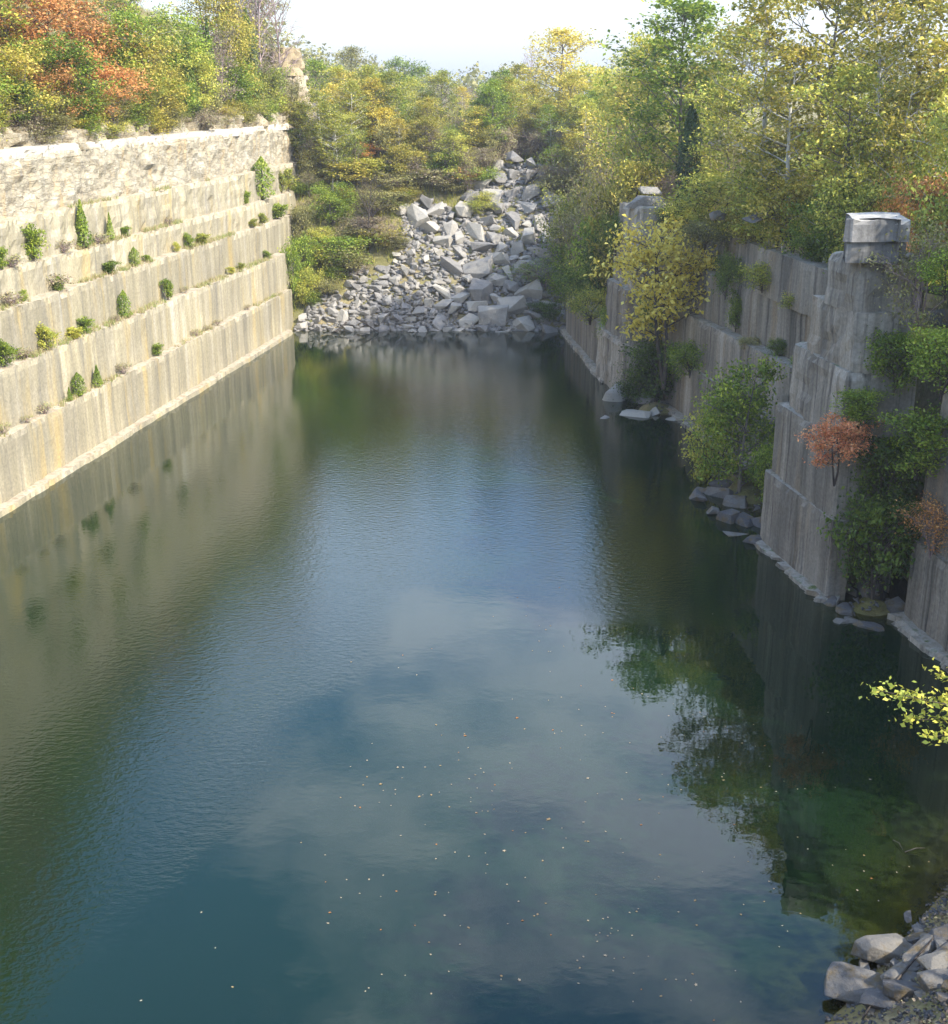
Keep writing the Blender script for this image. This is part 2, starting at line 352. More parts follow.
# ------------------------------------------------------------------ quarried walls
def resample(path, step):
    out = [path[0]]
    for a, b in zip(path, path[1:]):
        l = math.dist(a, b); k = max(1, int(round(l / step)))
        out += [(a[0] + (b[0] - a[0]) * i / k, a[1] + (b[1] - a[1]) * i / k) for i in range(1, k + 1)]
    return out
def offset_path(path, off):
    """move a polyline away from the water (to the left of its direction if off>0)"""
    out = []
    for i, p in enumerate(path):
        a = path[max(0, i - 1)]; b = path[min(len(path) - 1, i + 1)]
        dx, dy = b[0] - a[0], b[1] - a[1]; l = math.hypot(dx, dy) or 1
        out.append((p[0] - dy / l * off, p[1] + dx / l * off))
    return out
def tier(name, path, z0, z1, depth, mat, parent, step=.35, amp=.05, chip=.10, seed=0, joints=True, strata=0.):
    """a solid course of rock: displaced front sheet, chipped top edge, flat top, back and ends.  back lies to the left of the path"""
    P = resample(path, step)
    n = len(P)
    nz = max(4, int((z1 - z0) / .35))
    rr = random.Random(seed * 13 + 5)
    # blocks separated by joints, each with its own small set-off
    jo, cur, nxt = [], 0., 0
    for i in range(n):
        if i >= nxt:
            cur = rr.uniform(-1, 1) * (amp * 1.6 if joints else 0); nxt = i + int(rr.uniform(5, 26) / (step / .35)); jo.append((cur, 1 if joints and rr.random() < .5 else 0))
        else: jo.append((cur, 0))
    st_off = [rr.uniform(-1, 1) * strata for _ in range(nz + 1)]
    verts, faces = [], []
    T = [offset_path(P, 1.0)[i] for i in range(n)]
    for i, p in enumerate(P):
        ox, oy = T[i][0] - p[0], T[i][1] - p[1]      # unit vector towards the rock
        for k in range(nz + 1):
            t = k / nz; z = z0 + (z1 - z0) * t
            cellz = math.floor(z / .8 + 3 * n3(p[0] * .2, p[1] * .2, seed)); 
            d = jo[i][0] + amp * 1.2 * n3(p[0], p[1], z + seed * 9, .6) + amp * .6 * n3(p[0], p[1], z, 2.1)
            d += jo[i][1] * amp * 1.6
            if strata:
                d += strata * 1.4 * noise.cell(Vector((p[1] * .8 + p[0] * .4 + .37 * cellz, cellz, seed))) - strata * .5
                d += strata * .9 * n3(p[0], p[1], z * 1.3, 1.1)
            if k == nz:
                c = chip * abs(n3(p[0], p[1], seed, 1.7)) * 2; d += c * .9; z -= c * .8
            elif k == nz - 1: d -= 0
            verts.append((p[0] + ox * d, p[1] + oy * d, z))
        # top sheet then back
        for q, zz in ((.35, z1 - .02), (depth * .55, z1 + .02), (depth, z1), (depth, z0)):
            w = .08 * n3(p[0] + q, p[1], seed, 1.5) if zz != z0 else 0
            verts.append((p[0] + ox * (q + (jo[i][0] if q < 1 else 0)), p[1] + oy * (q + 0), zz + w))
    m_ = nz + 5
    for i in range(n - 1):
        for k in range(m_ - 1):
            a = i * m_ + k; faces.append((a, a + m_, a + m_ + 1, a + 1))
        a = i * m_ + m_ - 1; faces.append((a, a + m_, (i + 1) * m_, i * m_))
    me = bpy.data.meshes.new(name)
    me.from_pydata(verts, [], faces + [tuple(range(m_ - 1, -1, -1)), tuple((n - 1) * m_ + k for k in range(m_))])
    me.update(); me.materials.append(mat)
    bm = bmesh.new(); bm.from_mesh(me); bmesh.ops.recalc_face_normals(bm, faces=bm.faces); bm.to_mesh(me); bm.free()
    return link(name, me, None, parent)

# long pale wall on the left: path runs towards the far end so the rock is on its left
wl = empty('quarry_wall', (Lx(60), 60, 0))
tag(wl, 'long sunlit cream limestone quarry wall cut in stepped ledges left of the water', 'rock wall', kind='thing')
def lp(off, y0, y1):
    pts = [(Lx(y) - off, y) for y in (y0, (y0 + 107) / 2, min(y1, 107.4))]
    if y1 > 107.4: pts += [(-15.7 - .06 * (y1 - 107.4) - off * .1, y1)]
    return pts
def shift(o, root):                      # meshes are written in world coordinates; keep them there under their root
    o.matrix_parent_inverse = Matrix.Translation(-root.location)
LEDGE = [(.35, 0.), (3.5, .45), (6.5, 1.05), (9.2, 1.8), (11.0, 2.5), (13.4, 3.0), (16.6, 3.5)]
yend_ = [107.6, 107.2, 108.6, 114, 119, 122.5, 127]
specs = [('stone_tier', -3.5, 3.5, .45, 109.6, .035, 0), ('stone_tier', 3.4, 6.5, 1.05, 112, .045, 0), ('stone_tier', 6.4, 9.2, 1.8, 116.5, .05, 0),
         ('stone_tier', 9.1, 11.0, 2.5, 121, .06, .03), ('stone_tier', 10.9, 13.4, 3.0, 125, .09, .07)]
for i, (nm, z0, z1, off, ye, amp, strat) in enumerate(specs):
    o = tier(nm, lp(off, 12, ye), z0, z1, 4.6, M['pale'], wl, amp=amp, chip=.12 + .04 * i, seed=i + 1, strata=strat); shift(o, wl)
o = tier('rough_cliff', lp(3.55, 12, 129), 13.3, 16.6, 4.2, M['rough'], wl, step=.24, amp=.10, chip=.25, seed=11, strata=.11); shift(o, wl)
o['label'] = 'broken weathered cliff band above the cut tiers'
o = tier('white_bed', lp(3.75, 12, 129.3), 16.35, 16.95, 3., M['white'], wl, step=.28, amp=.08, chip=.12, seed=14, strata=.06); shift(o, wl)
o['label'] = 'chalk-white bed along the top of the cliff'
o = tier('rough_cliff', lp(4.5, 12, 130), 16.5, 18.0, 3.6, M['cap'], wl, step=.28, amp=.2, chip=.6, seed=12, strata=.34); shift(o, wl)
o['label'] = 'crumbling cap of loose beds under the hillside'
o = tier('kerb_ledge', lp(-.15, 12, 107.2), -3, .33, 2., M['pale'], wl, step=.3, amp=.05, chip=.14, seed=21); shift(o, wl)

# right side: far wall E, pillar A, recessed wall B, pillar C, wall D; paths run towards the camera so the rock is on the left
def block(root, name, path, z0, z1, depth, seed, mat='grey', amp=.05, chip=.12, strata=0., step=.3):
    o = tier(name, path, z0, z1, depth, M[mat], root, step=step, amp=amp, chip=chip, seed=seed, strata=strata); shift(o, root); return o
we = empty('quarry_wall', (8.5, 100, 0))
tag(we, 'low shaded grey cut wall at the far right beside the rubble slope', 'rock wall', kind='thing')
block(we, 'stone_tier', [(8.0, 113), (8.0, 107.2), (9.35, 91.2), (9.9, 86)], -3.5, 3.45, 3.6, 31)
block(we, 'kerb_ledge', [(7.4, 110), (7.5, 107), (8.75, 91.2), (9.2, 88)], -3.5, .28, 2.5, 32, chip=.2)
pa = empty('stone_pillar', (11, 85, 0))
tag(pa, 'tall shaded stepped stone pillar far along the right side, with a yellow-leaved tree before it', 'rock pillar', kind='thing')
for i, (x0, y0, xc, yc, xr, z0, z1) in enumerate([(9.0, 90.5, 10.1, 83.3, 13.5, -3.5, 3.75), (9.45, 89.5, 10.25, 83.6, 13.5, 3.65, 7.3),
                                                  (9.8, 89.3, 10.55, 84.0, 13.6, 7.2, 10.2), (10.05, 89, 10.75, 84.6, 13.4, 10.1, 12.6)]):
    block(pa, 'stone_tier', [(x0, y0), (xc, yc), (xc + .25, yc - .25), (xr, yc - .3 + .05 * i)], z0, z1, 3.2, 41 + i, amp=.05, chip=.2, strata=.05)
wb = empty('quarry_wall', (15, 70, 0))
tag(wb, 'shaded grey stepped quarry wall set back between the two stone pillars on the right', 'rock wall', kind='thing')
def bp(o, y0=85.5, y1=54):
    return [(12.15 + o, 85.5), (13.65 + o, 77), (16.45 + o, 61.6), (17.3 + o, 54.0)]
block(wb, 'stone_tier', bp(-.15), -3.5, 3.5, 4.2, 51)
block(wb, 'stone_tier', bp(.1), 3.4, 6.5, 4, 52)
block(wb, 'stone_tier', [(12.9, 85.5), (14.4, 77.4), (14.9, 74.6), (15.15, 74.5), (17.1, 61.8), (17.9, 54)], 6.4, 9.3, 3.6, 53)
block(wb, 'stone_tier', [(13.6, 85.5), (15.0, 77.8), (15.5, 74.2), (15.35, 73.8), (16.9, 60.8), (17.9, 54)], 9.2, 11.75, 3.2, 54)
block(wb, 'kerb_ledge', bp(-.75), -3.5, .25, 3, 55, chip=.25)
pc = empty('stone_pillar', (15.5, 50, 0))
tag(pc, 'large near stone pillar of stepped grey blocks on the right with a flat lichen-covered cap', 'rock pillar', kind='thing')
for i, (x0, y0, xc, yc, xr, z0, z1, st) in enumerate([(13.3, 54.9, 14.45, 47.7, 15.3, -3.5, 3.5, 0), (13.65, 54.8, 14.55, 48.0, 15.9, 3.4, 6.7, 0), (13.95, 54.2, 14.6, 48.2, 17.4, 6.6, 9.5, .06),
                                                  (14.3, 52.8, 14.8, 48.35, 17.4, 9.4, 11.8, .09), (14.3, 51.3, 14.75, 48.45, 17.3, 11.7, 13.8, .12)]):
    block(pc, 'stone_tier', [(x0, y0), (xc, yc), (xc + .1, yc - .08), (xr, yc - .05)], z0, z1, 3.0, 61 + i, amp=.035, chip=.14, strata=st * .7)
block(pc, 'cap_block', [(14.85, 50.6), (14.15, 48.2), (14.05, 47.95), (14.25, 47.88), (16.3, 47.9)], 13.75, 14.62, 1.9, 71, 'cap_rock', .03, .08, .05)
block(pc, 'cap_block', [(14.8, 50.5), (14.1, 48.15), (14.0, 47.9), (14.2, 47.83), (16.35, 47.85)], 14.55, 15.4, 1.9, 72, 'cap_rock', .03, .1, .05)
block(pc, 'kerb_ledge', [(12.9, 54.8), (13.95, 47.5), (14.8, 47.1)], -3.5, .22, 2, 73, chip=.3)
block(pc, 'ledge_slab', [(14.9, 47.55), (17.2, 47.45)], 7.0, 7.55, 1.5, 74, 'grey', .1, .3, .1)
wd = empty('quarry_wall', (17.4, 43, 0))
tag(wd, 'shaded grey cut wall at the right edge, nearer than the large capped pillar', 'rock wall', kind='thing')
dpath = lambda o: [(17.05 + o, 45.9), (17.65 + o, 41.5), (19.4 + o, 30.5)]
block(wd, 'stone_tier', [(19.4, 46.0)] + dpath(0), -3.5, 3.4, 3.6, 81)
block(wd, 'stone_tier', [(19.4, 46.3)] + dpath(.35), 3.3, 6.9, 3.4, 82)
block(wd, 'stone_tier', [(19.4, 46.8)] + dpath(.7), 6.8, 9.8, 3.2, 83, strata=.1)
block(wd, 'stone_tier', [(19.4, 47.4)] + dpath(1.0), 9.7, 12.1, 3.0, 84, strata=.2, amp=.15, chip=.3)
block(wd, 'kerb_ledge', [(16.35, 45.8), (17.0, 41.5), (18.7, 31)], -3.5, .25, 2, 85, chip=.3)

# ------------------------------------------------------------------ plants: geometry generators
def tubes(segs, sides=5):
    """segs: list of polylines [(p, r), ...] -> verts, faces"""
    V, Fc = [], []
    for pl in segs:
        base = len(V)
        for i, (p, r) in enumerate(pl):
            a = pl[max(0, i - 1)][0]; b = pl[min(len(pl) - 1, i + 1)][0]
            d = (b - a); d = d.normalized() if d.length > 1e-6 else Vector((0, 0, 1))
            u = d.orthogonal().normalized(); v = d.cross(u)
            for k in range(sides):
                an = 2 * math.pi * k / sides
                V.append(p + (u * math.cos(an) + v * math.sin(an)) * r)
        for i in range(len(pl) - 1):
            for k in range(sides):
                q = base + i * sides + k; q2 = base + i * sides + (k + 1) % sides
                Fc.append((q, q2, q2 + sides, q + sides))
    return V, Fc
def leaves(C, size, up=.4, asp=.6, outward=None):
    n = len(C); C = np.asarray(C)
    nr = rng.normal(size=(n, 3)); nr[:, 2] = np.abs(nr[:, 2]) + up
    if outward is not None: nr += outward
    nr /= np.linalg.norm(nr, axis=1)[:, None]
    t = np.cross(nr, rng.normal(size=(n, 3))); t /= np.linalg.norm(t, axis=1)[:, None] + 1e-9
    b = np.cross(nr, t)
    s = size * rng.uniform(.45, 1.4, (n, 1))
    fold = nr * s * .12
    V = np.stack([C - t * s * .55, C + b * s * asp * .5 - t * s * .05 + fold, C + t * s * .55, C - b * s * asp * .5 + t * s * .05 + fold], 1).reshape(-1, 3)
    Fc = np.arange(n * 4).reshape(-1, 4)
    return V, Fc
def gen_tree(seed, h, r, crown0, nb, ns, nl, ls, shape='oval', sig=.4, tr=.14, multi=1, upw=.5, wobble=.25):
    """returns wood mesh data and leaf centres. branches leave the trunk, side twigs leave the branches, leaves gather at twig ends"""
    q = random.Random(seed); segs = []; cl = []
    for s_ in range(multi):
        an0 = q.uniform(0, 6.28); lean = (0 if multi == 1 else .28)
        tp = []; ntp = 8; hh = h * (1 if s_ == 0 else q.uniform(.7, .95))
        w1, w2 = q.uniform(0, 6), q.uniform(0, 6)
        for i in range(ntp + 1):
            t = i / ntp
            tp.append((Vector((math.cos(an0) * lean * t * hh * .6 + wobble * math.sin(t * 4 + w1) * t, math.sin(an0) * lean * t * hh * .6 + wobble * math.sin(t * 3.3 + w2) * t, t * hh * .97)),
                       tr * (1 - t) ** .8 + .012))
        segs.append(tp)
        for k in range(max(3, nb // multi)):
            t = crown0 + (1 - crown0) * ((k + q.random() * .8) / (nb / multi)) ** .9
            t = min(.98, t); fi = t * ntp; i0 = min(ntp - 1, int(fi)); p0 = tp[i0][0].lerp(tp[i0 + 1][0], fi - i0)
            u = (t - crown0) / (1 - crown0)
            if shape == 'oval': rad = r * math.sin(math.pi * (u * .82 + .14)) ** .7
            elif shape == 'round': rad = r * max(.15, math.sqrt(max(0, 1 - (1.8 * u - .75) ** 2 * .75)))
            elif shape == 'cone': rad = r * (1 - u * .88)
            else: rad = r * (1 - .5 * u)
            rad *= q.uniform(.55, 1.15)
            an = q.uniform(0, 6.28) if multi > 1 else k * 2.4 + q.uniform(-.6, .6)
            upk = upw * q.uniform(.5, 1.4)
            d = Vector((math.cos(an), math.sin(an), upk)).normalized()
            bl = rad * q.uniform(.85, 1.1); pl = []; r0 = max(.012, tr * .42 * (1 - t * .6))
            for i in range(4):
                s2 = i / 3
                pl.append((p0 + d * bl * s2 + Vector((q.uniform(-1, 1), q.uniform(-1, 1), q.uniform(-.3, .6))) * .12 * bl * s2, r0 * (1 - .8 * s2) + .006))
            segs.append(pl)
            cl.append((pl[3][0], 1.))
            for _ in range(ns):
                s2 = q.uniform(.3, 1); i0 = min(2, int(s2 * 3)); ps = pl[i0][0].lerp(pl[i0 + 1][0], s2 * 3 - i0)
                d2 = (d * .5 + Vector((q.uniform(-1, 1), q.uniform(-1, 1), q.uniform(-.45, .85)))).normalized()
                l2 = bl * q.uniform(.2, .5) + .15
                pe = ps + d2 * l2
                segs.append([(ps, r0 * .35 + .004), (ps.lerp(pe, .5) + Vector((0, 0, .05 * l2)), r0 * .22 + .003), (pe, .004)])
                cl.append((pe, q.uniform(.5, 1.1))); 
                if q.random() < .6: cl.append((ps.lerp(pe, .6), .6))
    tot = sum(w for _, w in cl); C = []
    for p, w in cl:
        n = int(nl * w / tot)
        g = rng.normal(size=(n, 3)) * np.array([sig, sig, sig * .6]) * (.6 + .5 * w)
        C.append(np.array(p)[None, :] + g)
    return segs, np.concatenate(C)
def gen_cedar(seed, h, r, n, ls, col_=True, ragged=.25):
    q = np.random.default_rng(seed)
    t = q.random(n) ** .9; 
    an = q.random(n) * 6.283
    prof = (np.minimum(1, t / .12) ** .6) * (1 - np.maximum(0, (t - (.55 if col_ else .12)) / (.45 if col_ else .88)) ** (1.6 if col_ else 1.1)) 
    lob = 1 + ragged * np.sin(an * 3 + t * 9 + seed) * np.cos(t * 23 + an * 2) + q.normal(size=n) * .06
    rr = r * np.maximum(.06, prof) * lob * q.random(n) ** .33
    C = np.stack([np.cos(an) * rr, np.sin(an) * rr, .03 * h + t * h * .97], 1)
    out = np.stack([np.cos(an), np.sin(an), np.full(n, .5)], 1) * 1.2
    return [[(Vector((0, 0, -.1)), r * .12), (Vector((0.02, 0, h * .5)), r * .08), (Vector((0, 0, h * .9)), .01)]], C, out

PROTO = {}
def make_proto(key, segs, C, ls, woodmat, h, w, asp=.6, up=.4, out=None, sides=5):
    wv_, wf_ = tubes(segs, sides)
    wme = np_mesh(key + '_wood', [tuple(v) for v in wv_], wf_, M[woodmat], True)
    lme = None
    if C is not None:
        V, Fc = leaves(C, ls, up, asp, out); lme = np_mesh(key + '_leaves', V, Fc, L['green'])
    PROTO[key] = (wme, lme, h, w)
def P_tree(key, seed, h, r, c0, nb, ns, nl, ls, wood='bark', **k):
    s, C = gen_tree(seed, h, r, c0, nb, ns, nl, ls, **k); 
    hh = max(C[:, 2]); ww = (np.percentile(C[:, 0], 98) - np.percentile(C[:, 0], 2) + np.percentile(C[:, 1], 98) - np.percentile(C[:, 1], 2)) / 2
    make_proto(key, s, C, ls, wood, float(hh), float(ww))
P_tree('airy1', 1, 10, 2.6, .18, 30, 6, 6000, .18, sig=.27, shape='oval', wood='bark')
P_tree('airy2', 2, 11, 2.4, .14, 32, 6, 5400, .18, sig=.25, shape='oval', wood='barkwhite', wobble=.5)
P_tree('airy3', 3, 9, 3.0, .22, 28, 6, 6000, .18, sig=.28, shape='round', multi=2, wood='barkwhite')
P_tree('round1', 4, 7, 3.0, .10, 34, 6, 9500, .19, sig=.4, shape='round', multi=2, wood='bark')
P_tree('round2', 5, 6, 2.8, .08, 34, 6, 9500, .18, sig=.38, shape='round', multi=3, wood='barkdark')
P_tree('tall', 6, 14, 3.2, .22, 36, 7, 8500, .21, sig=.33, shape='oval', wood='bark', upw=.8)
P_tree('brush1', 7, 3.2, 1.7, .05, 26, 8, 3000, .11, sig=.22, shape='round', multi=5, wood='barkpink', tr=.04, upw=1.1)
P_tree('brush2', 8, 4.2, 1.8, .08, 26, 8, 3000, .11, sig=.24, shape='round', multi=5, wood='barkpink', tr=.045, upw=1.2)
P_tree('bush1', 9, 2.4, 1.3, .05, 24, 6, 4200, .12, sig=.22, shape='round', multi=4, wood='barkdark', tr=.04, upw=.8)
P_tree('bush2', 10, 2.0, 1.4, .04, 24, 6, 4200, .12, sig=.24, shape='round', multi=4, wood='barkdark', tr=.04, upw=.6)
P_tree('layer', 12, 4.5, 2.0, .35, 20, 8, 5600, .15, sig=.22, shape='round', multi=2, wood='barkdark', tr=.07, upw=.35)
P_tree('shrub1', 13, 1.3, .6, .04, 18, 6, 2400, .11, sig=.12, shape='round', multi=3, wood='barkdark', tr=.02, upw=.9)
P_tree('shrub2', 14, 1.2, .55, .04, 16, 6, 2200, .11, sig=.11, shape='oval', multi=3, wood='barkdark', tr=.02, upw=1.3)
P_tree('weed', 15, .6, .5, .02, 14, 4, 420, .09, sig=.10, shape='round', multi=4, wood='barkpink', tr=.012, upw=1.2)
for key, sd, h, r, n, c_ in (('cedar1', 1, 6, .95, 7000, True), ('cedar2', 2, 5, 1.2, 7000, False), ('juniper1', 3, 1.6, .42, 1800, False), ('juniper2', 4, 1.3, .48, 1600, True)):
    s, C, o_ = gen_cedar(sd, h, r, n, .1, c_)
    make_proto(key, s, C, .17 if h > 3 else .1, 'barkdark', h, 2 * r * 1.05, .45, .3, o_)
# leafless tree
s, C = gen_tree(21, 8, 2.6, .15, 34, 9, 200, .1, shape='oval', tr=.09, upw=1.)
make_proto('bare', s, None, 0, 'barkpink', 8, 5)
# copies of the foliage data so that every first user keeps its own material by object slot
def set_slot(o, mat):
    o.material_slots[0].link = 'OBJECT'; o.material_slots[0].material = mat
REG = []
def plant(name, proto, mat, x, y, z, h, w, cat, label=None, group=None, rz=None, tilt=0, wood=None, cn='crown', wn='trunk'):
    wme, lme, ph, pw = PROTO[proto]
    rt = empty(name, (x, y, z), random.uniform(0, 6.28) if rz is None else rz)
    if tilt: rt.rotation_euler = (0, tilt, 0) if rz is None else (tilt, 0, rz)
    if proto[:4] in ('airy', 'tall', 'roun'): w = min(w, 1.3 * pw * h / ph)
    rt.scale = (w / pw, w / pw, h / ph)
    t = link(wn, wme, None, rt)
    if wood: set_slot(t, M[wood])
    if lme:
        c = link(cn, lme, None, rt); set_slot(c, L[mat])
    tag(rt, label, cat, group, 'thing')
    REG.append(rt)
    return rt
ORD = ['first', 'second', 'third', 'fourth', 'fifth', 'sixth', 'seventh', 'eighth', 'ninth', 'tenth', 'eleventh', 'twelfth', 'thirteenth', 'fourteenth', 'fifteenth', 'sixteenth',
       'seventeenth', 'eighteenth', 'nineteenth', 'twentieth'] + ['twenty-' + w for w in ('first', 'second', 'third', 'fourth', 'fifth', 'sixth', 'seventh', 'eighth', 'ninth')] + ['thirtieth'] + \
      ['thirty-' + w for w in ('first', 'second', 'third', 'fourth', 'fifth', 'sixth', 'seventh', 'eighth', 'ninth')]
ORD += [t + '-' + w for t in ('forty', 'fifty', 'sixty') for w in ('first', 'second', 'third', 'fourth', 'fifth', 'sixth', 'seventh', 'eighth', 'ninth')]
def rank_labels(objs, fmt, rev=False):
    """label each thing by its place in its row, counted from one end"""
    objs = sorted(objs, key=lambda o: proj(*o.location)[0], reverse=rev)
    for i, o in enumerate(objs): o['label'] = fmt.format(ORD[i]) if len(objs) > 1 else fmt.replace('{} ', '').format('')

# ---- small junipers, shrubs and weeds growing on the ledges of the left wall: (px, ytop, ybase, width px, ledge, kind)
WS = [
 (79, 372, 394, 12, 1, 'j'), (98, 363, 383, 10, 1, 'j'), (70, 385, 398, 6, 1, 'j'), (123, 362, 373, 14, 1, 'd'), (158, 341, 354, 9, 1, 's'), (196, 327, 335, 8, 1, 'd'),
 (218, 317, 323, 8, 1, 'd'), (45, 404, 415, 14, 1, 'd'), (4, 426, 438, 12, 1, 'd'), (27, 416, 424, 10, 1, 'd'), (207, 324, 330, 6, 1, 'd'), (248, 303, 309, 5, 1, 'd'),
 (125, 290, 315, 11, 2, 'j'), (86, 314, 331, 13, 2, 's'), (74, 326, 337, 12, 2, 's'), (46, 322, 348, 16, 2, 's'), (5, 334, 362, 17, 2, 's'), (168, 277, 297, 9, 2, 's'),
 (185, 283, 290, 7, 2, 'd'), (116, 312, 319, 8, 2, 'd'), (231, 264, 271, 6, 2, 's'), (241, 260, 267, 5, 2, 's'), (267, 252, 261, 6, 2, 's'), (25, 345, 356, 16, 2, 'd'),
 (59, 277, 290, 9, 3, 'j'), (111, 261, 273, 12, 3, 's'), (135, 249, 266, 9, 3, 'j'), (147, 254, 261, 6, 3, 's'), (24, 291, 303, 6, 3, 's'), (177, 252, 262, 6, 3, 's'),
 (189, 232, 247, 8, 3, 's'), (202, 233, 243, 11, 3, 's'), (253, 217, 226, 7, 3, 's'), (262, 210, 221, 8, 3, 's'), (278, 202, 216, 14, 3, 's'), (60, 270, 286, 22, 3, 'd'), (10, 295, 309, 24, 3, 'd'),
 (34, 233, 268, 19, 4, 's'), (84, 230, 272, 16, 4, 'j'), (111, 226, 251, 8, 4, 'j'), (126, 236, 246, 7, 4, 's'), (99, 244, 255, 16, 4, 'd'), (2, 250, 272, 12, 4, 's'),
 (263, 160, 197, 20, 4, 'j'), (282, 167, 188, 9, 4, 's'), (291, 164, 185, 10, 4, 's'), (246, 186, 199, 7, 4, 's'), (169, 224, 232, 8, 4, 'd'), (12, 258, 270, 20, 4, 'd'), (65, 255, 268, 18, 4, 'd'),
]
LN = {1: 'lowest', 2: 'second lowest', 3: 'third', 4: 'fourth'}
yends = {1: 110.5, 2: 114, 3: 118.5, 4: 123}
rows = {}
for px, yt, yb, w, li, k in WS:
    z, off = LEDGE[li]; off2 = LEDGE[li + 1][1] if li < 6 else off + .5
    lo, hi = 25., {1: 107.5, 2: 110., 3: 114., 4: 119.5}[li]      # walk along the ledge to the bearing of the plant
    def ledge_x(y):
        if y <= 107.4: return Lx(y) - (off + off2) / 2
        ye = yends[li]; t = (y - 107.4) / (ye - 107.4); o_ = (off + off2) / 2
        return (Lx(107.4) - o_) * (1 - t) + (-15.7 - .06 * (ye - 107.4) - o_ * .1) * t
    for _ in range(30):
        y = (lo + hi) / 2; xc = ledge_x(y)
        if proj(xc, y, z)[0] < px: lo = y
        else: hi = y
    dep = y * math.cos(PITCH) - (z - H) * math.sin(PITCH)
    wm_ = max(.35, w * dep / F * 1.25); hm = max(.3, (yb - yt) * dep / F * 1.12)
    proto = {'j': random.choice(['juniper1', 'juniper2']), 's': random.choice(['shrub1', 'shrub2']), 'd': 'weed'}[k]
    mt = {'j': 'green', 's': random.choice(['green', 'green', 'yelgreen']), 'd': 'dry'}[k]
    nm = {'j': 'juniper', 's': 'shrub', 'd': 'dry_weed'}[k]
    o = plant(nm, proto, mt, xc, y, z - .05, hm, wm_, {'j': 'juniper', 's': 'shrub', 'd': 'weed'}[k], group={'j': 'junipers', 's': 'shrubs', 'd': 'dry weeds'}[k] + ' on the ledges of the pale left wall', cn='foliage', wn='stem')
    rows.setdefault((k, li), []).append(o)
for (k, li), os_ in rows.items():
    nm = {'j': 'dark green juniper', 's': 'leafy green shrub', 'd': 'low dry weed tuft'}[k]
    rank_labels(os_, '{} ' + nm + ' from the left on the ' + LN[li] + ' ledge, pale wall')

# ---- vegetation: everything rooted on the ground
def gplant(name, proto, mat, px, ytop, Y, wpx, cat, label=None, group=None, sink=.1, **k):
    """a plant rooted on the ground at distance Y whose top reaches ytop"""
    x, _, zt = aty(px, ytop, Y)
    y0 = Y
    need = 15.5 if px < 285 else (9.5 if Y < 86 and px > 630 else (1.5 if px > 560 else -9))
    while gz(x, Y) < need and Y < y0 + 40: Y += .5; x, _, zt = aty(px, ytop, Y)
    z = gz(x, Y); dep = Y * math.cos(PITCH) - (zt - H) * math.sin(PITCH)
    h = max(.5, zt - z + sink, .55 * wpx * dep / F)
    return plant(name, proto, mat, x, Y, z - sink, h, wpx * dep / F, cat, label, group, **k)
# left hillside (px, ytop, Y, width px, proto, mat)
HT = [
 (12, 40, 74, 95, 'round1', 'gold'), (-25, -30, 82, 120, 'airy1', 'orange'), (30, -20, 86, 100, 'round1', 'orange'), (55, 30, 80, 80, 'round2', 'green'), (75, -10, 92, 90, 'round1', 'orange'),
 (48, 60, 76, 55, 'round2', 'orange'), (95, 45, 84, 70, 'round1', 'orange'), (115, 0, 92, 80, 'round1', 'green'), (140, 25, 92, 75, 'round2', 'gold'), (150, -20, 102, 85, 'airy3', 'yelgreen'),
 (128, 62, 88, 50, 'round2', 'yelgreen'), (158, 60, 92, 55, 'round1', 'gold'), (175, 5, 104, 70, 'round1', 'green'), (190, 45, 96, 50, 'round2', 'yelgreen'), (200, -25, 114, 80, 'airy1', 'gold'),
 (10, 75, 73, 60, 'round2', 'darkgreen'), (75, 75, 79, 50, 'bush1', 'green'), (110, 85, 84, 40, 'bush1', 'olive'), (215, 20, 106, 50, 'brush2', 'brush'), (228, 55, 101, 45, 'round2', 'green'),
 (262, 50, 112, 45, 'brush1', 'olive'), (268, 62, 114, 34, 'bush1', 'green'), (225, -5, 116, 60, 'brush2', 'brush'), (-30, 60, 72, 80, 'round1', 'yelgreen'), (60, -40, 100, 120, 'tall', 'green'),
 (120, -45, 112, 120, 'tall', 'orange'), (0, -60, 92, 130, 'tall', 'orange'), (-70, -20, 70, 160, 'tall', 'orange'), (-60, 30, 64, 140, 'round1', 'green'), (252, 66, 108, 26, 'bush2', 'yelgreen'),
 (176, 78, 96, 34, 'bush1', 'green'), (206, 72, 100, 30, 'bush2', 'olive'), (40, 85, 75, 45, 'bush2', 'olive'), (90, 90, 80, 36, 'bush2', 'brush'), (140, 86, 89, 30, 'bush2', 'olive'), (240, -20, 124, 50, 'brush2', 'brush'), (222, -18, 113, 62, 'round1', 'gold'), (252, -15, 127, 55, 'airy1', 'olive'), (262, 66, 119, 34, 'bush1', 'yelgreen'), (280, 72, 124, 34, 'bush2', 'olive'), (292, 82, 127, 26, 'bush2', 'gold'),
]
CN = {'green': 'green', 'yelgreen': 'yellow-green', 'yellow': 'bright yellow', 'gold': 'golden brown', 'orange': 'orange-tinged', 'red': 'red', 'olive': 'olive-grey', 'brush': 'brown twiggy', 'darkgreen': 'dark green', 'cedar': 'dark'}
rows = {}
for px, yt, Y, w, pr, mt in HT:
    sm = pr.startswith('bush') or pr.startswith('brush')
    o = gplant('shrub' if sm else 'tree', pr, mt, px, yt, Y, w, 'shrub' if sm else 'tree', group=('shrubs' if sm else 'trees') + ' on the hillside above the pale wall')
    rows.setdefault((sm, mt), []).append(o)
